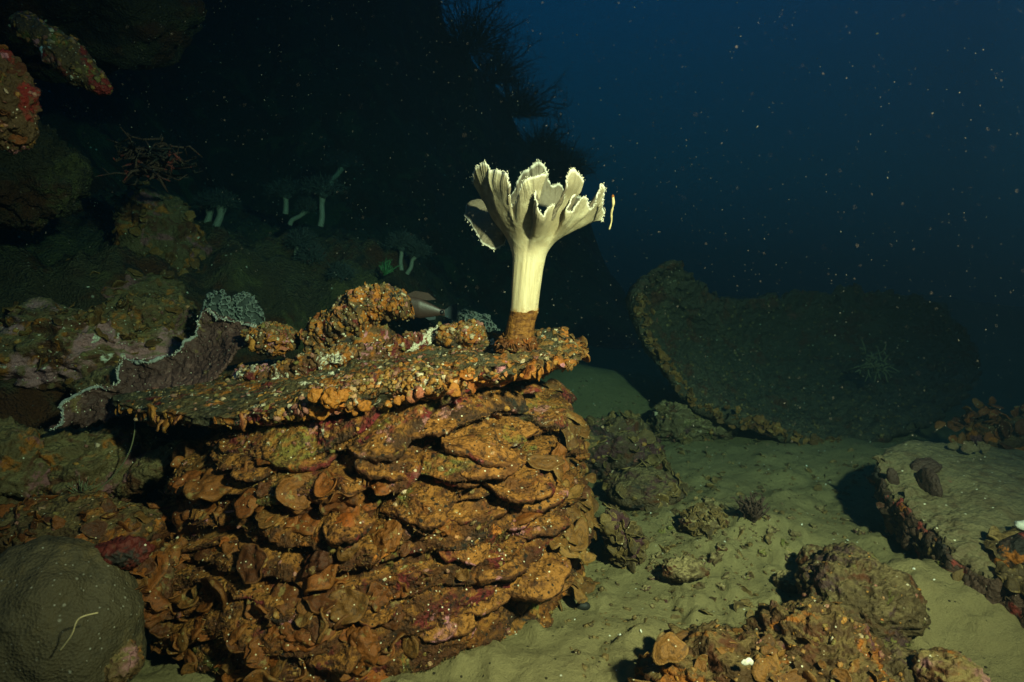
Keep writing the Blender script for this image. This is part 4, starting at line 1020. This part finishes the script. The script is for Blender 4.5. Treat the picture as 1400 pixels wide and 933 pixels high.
def ruffle():
    rr = np.random.RandomState(2); c = at(1322, 614, hit(1322, 616, slV) - .02)
    v, f, a = fronds(np.array([c, c + [.05, .01, 0], c + [-.03, .02, .0]]), np.array([[0, -.8, .6]] * 3), np.array([.022, .020, .016]), rr, 8, 40, (.3, .6), .35, .06)
    o = mesh('ruffled_sponge', v, f, M['slab'], loc=c, attrs=a); tag(o, 'pale greenish ruffled sponge at the back of the slab', 'sponge')
    c = at(1375, 588, 2.1)
    P = c + rr.normal(0, 1, (130, 3)) * [.07, .05, .03]
    v, f, a = fronds(P, rr.normal(0, .6, P.shape) + [0, -.4, .7], rr.uniform(.014, .03, 130), rr, 4, 14, (-.3, .4), .3, .15)
    t = thing('orange_alga_bush', 'orange brown leafy bush behind the slab at the photo edge', 'alga', c - [0, 0, .06]); mesh('fronds', v, f, M['frond'], t, attrs=a, kind='stuff')
    bv, bf = ico(4); q = bv * [.12, .09, .07]; mesh('bush_core', q + bv * (.03 * fbm(q * 14, 3))[:, None] + c - [0, 0, .03], bf, M['brightrock'], t)
    # stacked ochre shelves near the right border
    c = at(1385, 752, 1.42)
    t = thing('shelf_sponge', 'stacked ochre shelf sponges with a white tip at the right border', 'sponge', c - [0, 0, .06])
    for (px, py, Y, s) in ((1372, 735, 1.46, .034), (1392, 730, 1.45, .030), (1385, 752, 1.42, .036), (1404, 768, 1.40, .040), (1382, 786, 1.36, .030), (1362, 748, 1.4, .022), (1400, 792, 1.4, .034)):
        v, f, a = fronds(at(px, py, hit(px, py + 6, slV) - .012)[None], np.array([[rr.normal(0, .3), -.35, 1.0]]), np.array([s]), rr, 8, 40, (-.35, .1), .30, .30, (.5, 1.3), .1, .2); v = v + .004 * np.stack([fbm(v * 60, 2, .5, q) for q in (1, 2, 3)], 1)
        mesh('shelf', v, f, M['darkfrond'], t, attrs=a)
    bv, bf = ico(4); q = bv * [.05, .04, .05]; mesh('sponge_core', q + bv * (.02 * fbm(q * 20, 3))[:, None] + at(1392, 760, hit(1392, 764, slV) - .01), bf, M['slab_edge'], t)
    bv, bf = ico(3); q = bv * [.016, .012, .011]; mesh('white_tip', q + bv * (.004 * fbm(q * 90, 2))[:, None] + at(1398, 718, hit(1398, 724, slV) - .035), bf, M['shell'], t)
ruffle()

# ================================================================== rocks on the sand, right
rock('encrusted_boulder', 'ochre and brown boulder heaped with round blades along the bottom edge, right of the mound', 'rock', 1000, 935, 1.08, 250, 130, 'brightrock', 41, depth=.12, ledge=.1, growth=70, gmat='leaf', gsize=(.008, .024), nubs=260)
rock('encrusted_boulder', 'purplish brown peaked boulder right of the heap of round blades', 'rock', 1120, 908, 1.10, 170, 140, 'brightrock', 46, depth=.12, growth=34, gmat='leaf', gsize=(.007, .016), nubs=240)
rock('encrusted_boulder', 'knobbly olive boulder half covered in sand before the slab shadow', 'rock', 1175, 815, ground(1175, 847), 150, 100, 'olive', 47, depth=.13, rough=.9, nubs=60)
rock('encrusted_boulder', 'pink topped stone at the bottom edge under the slab', 'rock', 1300, 925, 1.02, 90, 56, 'pinkrock', 49, depth=.05, rough=.9, sub=5)
rock('encrusted_boulder', 'olive brown stone filling the bottom right corner', 'rock', 1210, 950, 1.08, 160, 110, 'olive', 50, depth=.1, nubs=60)
def disc():
    rr = np.random.RandomState(8); c = at(915, 888, 1.03)
    v, f, a = fronds(c[None], np.array([[-.25, -.75, .6]]), np.array([.026]), rr, 9, 36, (-.25, -.15), .1, .35, (.95, 1.05)); a['tint'][:] = .75
    o = mesh('disc_sponge', v, f, M['leaf'], loc=c, attrs=a); tag(o, 'round ochre disc sponge on the left end of the bottom boulder', 'sponge')
    bv, bf = ico(3); q = bv * [.010, .003, .006]; q += bv * (.004 * fbm(q * 120, 2))[:, None]; c = at(1022, 905, .98)
    o = mesh('white_shell', q + c, bf, M['shell'], loc=c); tag(o, 'largest white shell scrap lying on the bottom boulder', 'shell')
disc()
rock('rubble_block', 'dark purplish crusted block on the sand right of the mound', 'rock', 842, 618, ground(842, 645), 128, 84, 'darkrubble', 51, depth=.15, growth=90, gsize=(.012, .03), nubs=60)
rock('rubble_block', 'rounded boulder under the rim of the great dish coral', 'rock', 932, 578, ground(932, 597), 84, 58, 'rubble', 52, depth=.11, nubs=60, growth=20)
rock('rubble_block', 'dark jagged stone touching the rounded boulder under the dish', 'rock', 978, 582, ground(978, 597), 50, 46, 'rubble', 53, depth=.08, sub=5)
rock('rubble_block', 'long low crusted stone lying below the dark purplish block', 'rock', 880, 668, ground(880, 681), 110, 42, 'darkrubble', 54, depth=.12, growth=30)
rock('rubble_block', 'upright flaky stone beside the shadowed hollow near the mound', 'rock', 852, 738, ground(852, 767), 44, 92, 'darkrubble', 55, depth=.05, rot=24, growth=50, gmat='darkfrond', gsize=(.01, .022))
rock('rubble_block', 'dark weedy clump in the middle of the sand', 'rock', 962, 712, ground(962, 722), 66, 32, 'rubble', 56, depth=.05, growth=110, gsize=(.006, .014), sub=5)
rock('rubble_block', 'flat sandy stone with a sharp shadow in the middle of the sand', 'rock', 935, 778, ground(935, 791), 56, 26, 'rubble', 57, depth=.04, sub=5, rough=1.5)
rock('rubble_block', 'small dark stone left of the knobbly olive boulder', 'rock', 1078, 795, ground(1078, 803), 36, 24, 'rubble', 58, depth=.03, sub=5)
rock('rubble_block', 'round sandy stone above the knobbly olive boulder', 'rock', 1120, 770, ground(1120, 783), 56, 42, 'rubble', 59, depth=.05, sub=5, rough=.6)
def sprig(label, px, py, Y, hpx, seed, mat, n=40, spread=.6, name='branching_sprig', cat='hydroid', wid=.0035):
    rr = np.random.RandomState(seed); c = at(px, py, Y); L = hpx * mpp(Y); parts = []
    for i in range(n):
        d = np.array([rr.normal(0, spread), rr.normal(0, spread), 1.0]); d /= np.linalg.norm(d); l = L * rr.uniform(.5, 1.05)
        p1 = c + d * l * .5 + rr.normal(0, .02 * L, 3); p2 = c + d * l + rr.normal(0, .08 * L, 3)
        parts.append(tube([c + rr.normal(0, .04 * L, 3), p1, p2], np.array([wid, wid * .8, wid * .5]), 5))
        for q in range(3):
            b = p1 + (p2 - p1) * rr.rand(); parts.append(tube([b, b + rr.normal(0, .12 * L, 3) + [0, 0, .08 * L]], np.array([wid * .6, wid * .35]), 4))
    v, f = join(parts); o = mesh(name, v, f, M[mat], loc=c); return tag(o, label, cat)
sprig('dark reddish bushy sprig standing on the sand with a pale tip', 1030, 712, ground(1030, 714), 38, 3, 'darkblob', 46, .45)
sprig('bright green feathery hydroid in the gloom behind the jutting rock', 526, 376, 2.9, 22, 4, 'green', 16, .8, wid=.0025)
for (px, py, Y, s, lab) in ((790, 838, 1.30, .010, 'dark oval shell at the foot of the mound'),):
    bv, bf = ico(4); c = at(797, 829, ground(797, 834))
    o = mesh('dark_shell', bv * [.017, .010, .011] + c, bf, M['hole'], loc=c); tag(o, lab, 'shell')

# scattered bits on the sand: one uncountable scatter
def scatter():
    rr = np.random.RandomState(12); n = 1600
    y = rr.uniform(1.0, 3.2, n); x = rr.uniform(.08, .62, n) * y
    z = sand_h(x, y); P = np.stack([x, y, z], 1)
    v, f, a = lumps(P, np.tile([0, 0, 1.], (n, 1)) + rr.normal(0, .4, (n, 3)), rr.uniform(.0012, .005, n) * rr.uniform(.4, 1.6, n), rr, 2, (.3, .8), .9)
    mesh('gravel', v, f, M['darkfrond'], attrs=a, kind='stuff')['label'] = 'loose gravel and coral bits scattered over the sand'
    n = 420; y = rr.uniform(1.0, 2.6, n); x = rr.uniform(.1, .55, n) * y; cl = fbm(np.stack([x, y, 0 * x], 1) * 3, 3) > -.05; x, y = x[cl], y[cl]; n = len(x)
    P = np.stack([x, y, sand_h(x, y)], 1)
    v, f, a = fronds(P, rr.normal(0, .7, (n, 3)) + [0, -.2, .8], rr.uniform(.006, .018, n), rr, 3, 10, (-.4, .4), .35, .15, (.4, 1.1), .1)
    mesh('debris', v, f, M['darkfrond'], attrs=a, kind='stuff')['label'] = 'flakes of dead alga scattered over the sand'
scatter()
def shell_bits():
    rr = np.random.RandomState(61); P = []
    for i in range(90):
        px, py = rr.uniform(780, 1300), rr.uniform(590, 925); P.append(at(px, py, ground(px, py)))
    v, f, a = lumps(np.array(P), rr.normal(0, .6, (90, 3)) + [0, 0, 1], rr.uniform(.0012, .004, 90), rr, 2, (.2, .6), .7)
    mesh('shell_grit', v, f, M['shell'], attrs=a, kind='stuff')['label'] = 'white shell grit sprinkled on the sand'
shell_bits()
def rubble_patch():
    rr = np.random.RandomState(31); n = 170; P = []
    for i in range(n):
        px, py = rr.normal(965, 105), rr.normal(742, 34); Y = ground(px, py); P.append(at(px, py, Y))
    P = np.array(P); v, f, a = lumps(P, rr.normal(0, .5, (n, 3)) + [0, 0, 1], rr.uniform(.004, .015, n) * rr.uniform(.5, 1.2, n), rr, 3, (.35, .8), .8)
    v = v + .0025 * np.stack([fbm(v * 90, 2, .6, q) for q in (1, 2, 3)], 1)
    mesh('rubble', v, f, M['rubble'], kind='stuff')['label'] = 'small broken coral rubble strewn over the middle of the sand'
rubble_patch()

# ================================================================== left side rocks
def domecoral():
    c = at(66, 868, 1.0); k_ = mpp(1.0)
    bv, bf = ico(6); q = bv * np.array([128 * k_, .13, 142 * k_]); q = q * (1 + .085 * fbm(bv * 1.7, 3, .5, 3) + .020 * fbm(bv * 5, 3, .55, 6) + .006 * fbm(bv * 16, 3, .6, 9))[:, None]
    V = q + c
    t = thing('dome_coral', 'smooth grey brown domed coral dotted with pale specks in the lower left corner', 'dome coral', c - [0, 0, 142 * k_])
    mesh('dome', V, bf, M['dome'], t)
    return V
domecoral()
p = catmull(atl([(82, 890, .868), (98, 868, .866), (108, 846, .870), (134, 838, .885)]), 24); v, f = tube(p, .0011, 6)
o = mesh('tan_strand', v, f, M['debris'], loc=p[0]); tag(o, 'short tan strand lying on the domed coral', 'strand')
rock('red_sponge', 'dark red crusting sponge at the upper right of the domed coral', 'sponge', 164, 756, 1.05, 84, 34, 'redsponge', 61, depth=.03, rough=1.5, sub=5)
rock('lower_left_rock', 'brown crusted rock between the domed coral and the mound', 'rock', 196, 790, 1.12, 70, 90, 'leftrock', 62, depth=.06, growth=40, gmat='frond')
rock('lower_left_rock', 'pale crusted stone below the domed coral', 'rock', 165, 905, .98, 46, 56, 'pinkrock', 63, depth=.04, sub=5)
rock('lower_left_rock', 'long orange crusted ledge behind the domed coral', 'rock', 90, 720, 1.30, 260, 60, 'brightrock', 64, depth=.10, growth=80, gmat='frond', gsize=(.008, .02), nubs=120)
rock('lower_left_rock', 'dull tan rock under the drooping edge of the purple sheet', 'rock', 120, 640, 1.65, 190, 100, 'leftrock', 65, depth=.16, ledge=.1, nubs=80)
rock('lower_left_rock', 'slanting tan rock beside the dark gap left of the mound', 'rock', 215, 640, 1.62, 110, 44, 'leftrock', 66, depth=.10, rot=28)
rock('lower_left_rock', 'dark rock at the left border above the orange ledge', 'rock', 10, 640, 1.55, 140, 110, 'leftrock', 67, depth=.14)
rock('reef_boulder', 'yellow and pink crusted boulder behind the purple sheet', 'rock', 116, 482, 2.05, 250, 118, 'pinkrock', 81, depth=.22, ledge=.10, nubs=260, growth=60, gmat='leaf', gsize=(.012, .03))
rock('reef_boulder', 'knobbly ochre boulder end below the lacy coral clumps', 'rock', 205, 440, 2.15, 110, 70, 'leftrock', 82, depth=.14, nubs=120, growth=30, gmat='leaf', gsize=(.012, .028))
rock('reef_boulder', 'long thin olive ledge above the yellow and pink boulder', 'rock', 120, 398, 2.40, 250, 42, 'leftrock', 83, depth=.16, growth=60, gmat='leaf', gsize=(.014, .034))
rock('reef_boulder', 'leaning olive ridge rising left of the paired pale soft corals', 'rock', 225, 345, 2.70, 90, 170, 'leftrock', 84, depth=.14, rot=22, growth=60, gmat='leaf', gsize=(.012, .03))
rock('reef_boulder', 'dark hanging boulder along the left border', 'rock', 20, 240, 2.2, 150, 120, 'reef', 86, depth=.2)
rock('overhead_rock', 'red and olive crusted beam slanting down in the upper left', 'rock', 84, 74, 1.9, 150, 40, 'redrock', 91, depth=.05, rot=-40, rough=.7, nubs=160)
rock('overhead_rock', 'lit red and pale crusted knob at the left border', 'rock', -6, 138, 1.25, 78, 124, 'redrock', 92, depth=.05, nubs=120, growth=24, gmat='frond', gsize=(.008, .018))
rock('overhead_rock', 'dark rock mass filling the upper left corner', 'rock', 40, 10, 2.6, 420, 150, 'reef', 93, depth=.3)
def deadbranch():
    rr = np.random.RandomState(14); parts = []; c = at(185, 205, 2.2); k_ = mpp(2.2)
    pool = [c, c + [.03, 0, .01], c - [.03, 0, 0]]
    for i in range(170):
        a = pool[rr.randint(len(pool))]; b = a + (rr.normal(0, 1, 3) * [11 * k_, .03, 7 * k_] + [5 * k_, 0, -2 * k_]); d = b + rr.normal(0, 1, 3) * [8 * k_, .02, 7 * k_]; pool += [b] if abs(b[0] - c[0]) < 55 * k_ and abs(b[2] - c[2]) < 32 * k_ else []
        parts.append(tube([a, b, d], np.array([.0045, .004, .0015]), 5))
    v, f = join(parts); v = v + .004 * np.stack([fbm(v * 60, 2, .5, q) for q in (1, 2, 3)], 1)
    o = mesh('dead_coral_thicket', v, f, M['thicket'], loc=c); tag(o, 'dark tangled thicket of reddish dead branches below the slanting beam', 'dead coral')
deadbranch()
# hanging strand and feather hydroid under the sheet
p = catmull(atl([(184, 560, 1.5), (184, 590, 1.5), (176, 620, 1.5), (158, 648, 1.5), (134, 670, 1.5), (118, 686, 1.5)]), 40); v, f = tube(p, .0016, 6)
o = mesh('hanging_strand', v, f, M['strand'], loc=p[0]); tag(o, 'thin strand hanging from the left end of the plate', 'strand')
sprig('small feathery pale hydroid beside the hanging strand', 112, 678, 1.48, 30, 21, 'strand', 16, .8, wid=.0016)

# ================================================================== soft corals on the dark slope
def softcoral(label, bx, by, tx, ty, wpx, crown, Y, cw, ch, seed):
    k_ = mpp(Y); b, t_ = at(bx, by, Y), at(tx, ty, Y); cc = at(*crown, Y)
    r_ = thing('soft_coral', label, 'soft coral', b, 'pale stalked soft corals on the dark slope')
    pth = catmull(np.array([b - [0, 0, .01], b * .6 + t_ * .4 + [.010 * math.sin(seed * 2.3), 0, 0], t_, cc]), 24)
    v, f = tube(pth, np.interp(np.linspace(0, 1, 24), [0, .3, .7, 1], [1.1, 1, .9, 1.5]) * wpx / 2 * k_, 16); mesh('stalk', v, f, M['farstalk'], r_)
    rr = np.random.RandomState(seed); n = 700
    d = rr.normal(0, 1, (n, 3)); d[:, 2] = np.abs(d[:, 2]) * .9 - .15; d /= np.linalg.norm(d, axis=1)[:, None]
    rad = np.array([cw / 2 * .82, cw / 2.6, ch / 2 * 1.45]) * k_
    P = cc + d * rad * rr.uniform(.25, 1, (n, 1)); v, f, a = spikes(P, d + rr.normal(0, .6, d.shape), rr.uniform(.012, .034, n), rr.uniform(.0009, .002, n), 3); pv, pf, pa = v, f, a
    bv, bf = ico(4); q = bv * rad * .36; co = mesh('crown', q + bv * (.012 * fbm(q * 26, 3, .5, seed))[:, None] + cc, bf, M['farcrown'], r_); mesh('polyps', pv, pf, M['farcrown'], co, attrs=pa, kind='stuff')
softcoral('pale leaning soft coral stalk, shorter and left of a close pair', 273, 318, 286, 296, 9, (286, 283), 3.2, 46, 26, 1)
softcoral('pale leaning soft coral stalk, longer and right of a close pair', 293, 329, 301, 296, 10, (303, 281), 3.15, 50, 26, 2)
softcoral('upright soft coral with a broad grey crown in the middle of the dark slope', 438, 307, 440, 280, 7.5, (442, 262), 3.4, 74, 30, 3)
softcoral('short soft coral with a drooping crown left of the broad crowned one', 390, 290, 391, 276, 7, (390, 265), 3.5, 62, 26, 4)
softcoral('soft coral bent low to the right under two grey crowns', 396, 305, 411, 295, 6, (420, 286), 3.45, 34, 20, 5)
softcoral('soft coral with a brown foot, upper of two low on the slope', 401, 364, 405, 344, 7, (412, 335), 3.0, 48, 28, 6)
softcoral('faint soft coral leaning right, lower of two low on the slope', 402, 388, 410, 370, 6.5, (424, 356), 2.95, 44, 28, 7)
softcoral('thin straight soft coral with a domed crown near the green hydroid', 549, 367, 549, 346, 5.5, (548, 336), 3.2, 46, 24, 8)
softcoral('dim soft coral leaning right beside the thin straight one', 556, 372, 564, 356, 5.5, (572, 347), 3.25, 36, 22, 9)
softcoral('very dim soft coral highest up the dark slope', 452, 252, 462, 238, 7, (470, 225), 4.2, 60, 24, 10)
softcoral('very dim small soft coral just left of the jutting rock', 448, 402, 456, 390, 6, (466, 378), 2.9, 40, 24, 11)

# leafless black coral bushes against the blue
def blackcoral(label, px, py, Y, hpx, seed, lean):
    rr = np.random.RandomState(seed); parts = []; k_ = mpp(Y)
    def grow(p, d, L, r, lev):
        n = 6; pts = [p]
        for i in range(n):
            d = d + rr.normal(0, .16, 3); d /= np.linalg.norm(d); pts.append(pts[-1] + d * L / n)
        parts.append(tube(pts, np.linspace(r, r * .5, n + 1), 5))
        if lev:
            for q in range(4):
                j = rr.randint(2, n + 1); dd = d + rr.normal(0, .75, 3) * [1, .5, 1]; grow(pts[j], dd / np.linalg.norm(dd), L * rr.uniform(.45, .7), r * .6, lev - 1)
    b = at(px, py, Y); 
    for g in range(3):
        d0 = np.array([lean + rr.normal(0, .5), rr.normal(0, .3), 1.0]); grow(b, d0 / np.linalg.norm(d0), hpx * k_ * .6, .009, 3)
    n_ = 900; dd = rr.normal(0, 1, (n_, 3)); dd[:, 2] = np.abs(dd[:, 2]); P_ = b + dd * np.array([.16, .12, .16]) * hpx * k_ * .9
    tw = [tube([p_, p_ + d_ * .05 + rr.normal(0, .015, 3), p_ + d_ * .09 + rr.normal(0, .03, 3)], np.array([.0035, .003, .0015]), 3) for p_, d_ in zip(P_, dd)]
    r_ = thing('black_coral', label, 'black coral', b, 'black coral bushes on the wall crest'); v, f = join(parts); mesh('branches', v, f, M['twig'], r_); v, f = join(tw); mesh('twigs', v, f, M['twig'], r_, kind='stuff')
_q, _y = proj(RV); _far = (_y > 4.5) & (_y < 10)
def crest(px):
    k = np.where(_far & (np.abs(_q[:, 0] - px) < 6))[0]; m = k[np.argmin(_q[k, 1])]; return _q[m, 1], _y[m]
for (px, h, sd, ln, lab) in ((600, 120, 3, -.4, 'tall bare black branching coral leaning left at the top of the dark wall crest'), (640, 110, 8, .3, 'bare black branching coral at the notch of the wall crest'), (672, 90, 11, .5, 'thick black coral bush on the shoulder of the wall'),
        (705, 80, 15, .1, 'rounded black coral bush right of the thick one on the wall'), (738, 70, 19, .5, 'small black coral bush halfway down the wall crest'), (765, 60, 23, .3, 'lowest black coral bush on the wall crest')):
    py, Yc = crest(px); blackcoral(lab, px, py + 4, Yc, h, sd, ln)

# fine matter hanging in the water
def snow():
    rr = np.random.RandomState(4); n = 13000
    y = .22 + rr.rand(n) ** .8 * 3.6; x = rr.uniform(-.85, .95, n) * y + rr.normal(0, .1, n); z = CAMZ + rr.uniform(-.35, .75, n) * y
    s = rr.uniform(.0004, .00105, n) * rr.uniform(.6, 1.2, n) * (1 + 1.2 * (rr.rand(n) > .985)) * np.clip(y / 1.6, .22, 1.5)
    v, f, a = lumps(np.stack([x, y, z], 1), rr.normal(0, 1, (n, 3)), s, rr, 1, (.6, 2.2), .5)
    mesh('suspended_matter', v, f, M['snow'], attrs=a, kind='stuff')['label'] = 'specks of matter hanging in the water'
snow()

# ================================================================== the water itself, as even haze
def haze():
    m = bpy.data.materials.new('water_haze'); m.use_nodes = True; t = m.node_tree; t.nodes.clear()
    o = t.nodes.new('ShaderNodeOutputMaterial'); p = t.nodes.new('ShaderNodeVolumePrincipled')
    p.inputs['Color'].default_value = (.007, .017, .026, 1); p.inputs['Absorption Color'].default_value = (.06, .45, .58, 1)
    p.inputs['Density'].default_value = .48; p.inputs['Anisotropy'].default_value = 0.35
    t.links.new(p.outputs[0], o.inputs['Volume'])
    x0, x1, y0, y1, z0, z1 = -10.2, 7.6, -2.6, 11.6, -1.6, 7.4
    V = [(x, y, z) for x in (x0, x1) for y in (y0, y1) for z in (z0, z1)]
    F = [(0, 1, 3, 2), (4, 6, 7, 5), (0, 4, 5, 1), (2, 3, 7, 6), (0, 2, 6, 4), (1, 5, 7, 3)]
    mesh('haze', V, F, m, smooth=False, kind='stuff')['label'] = 'dim blue green sea water'
haze()
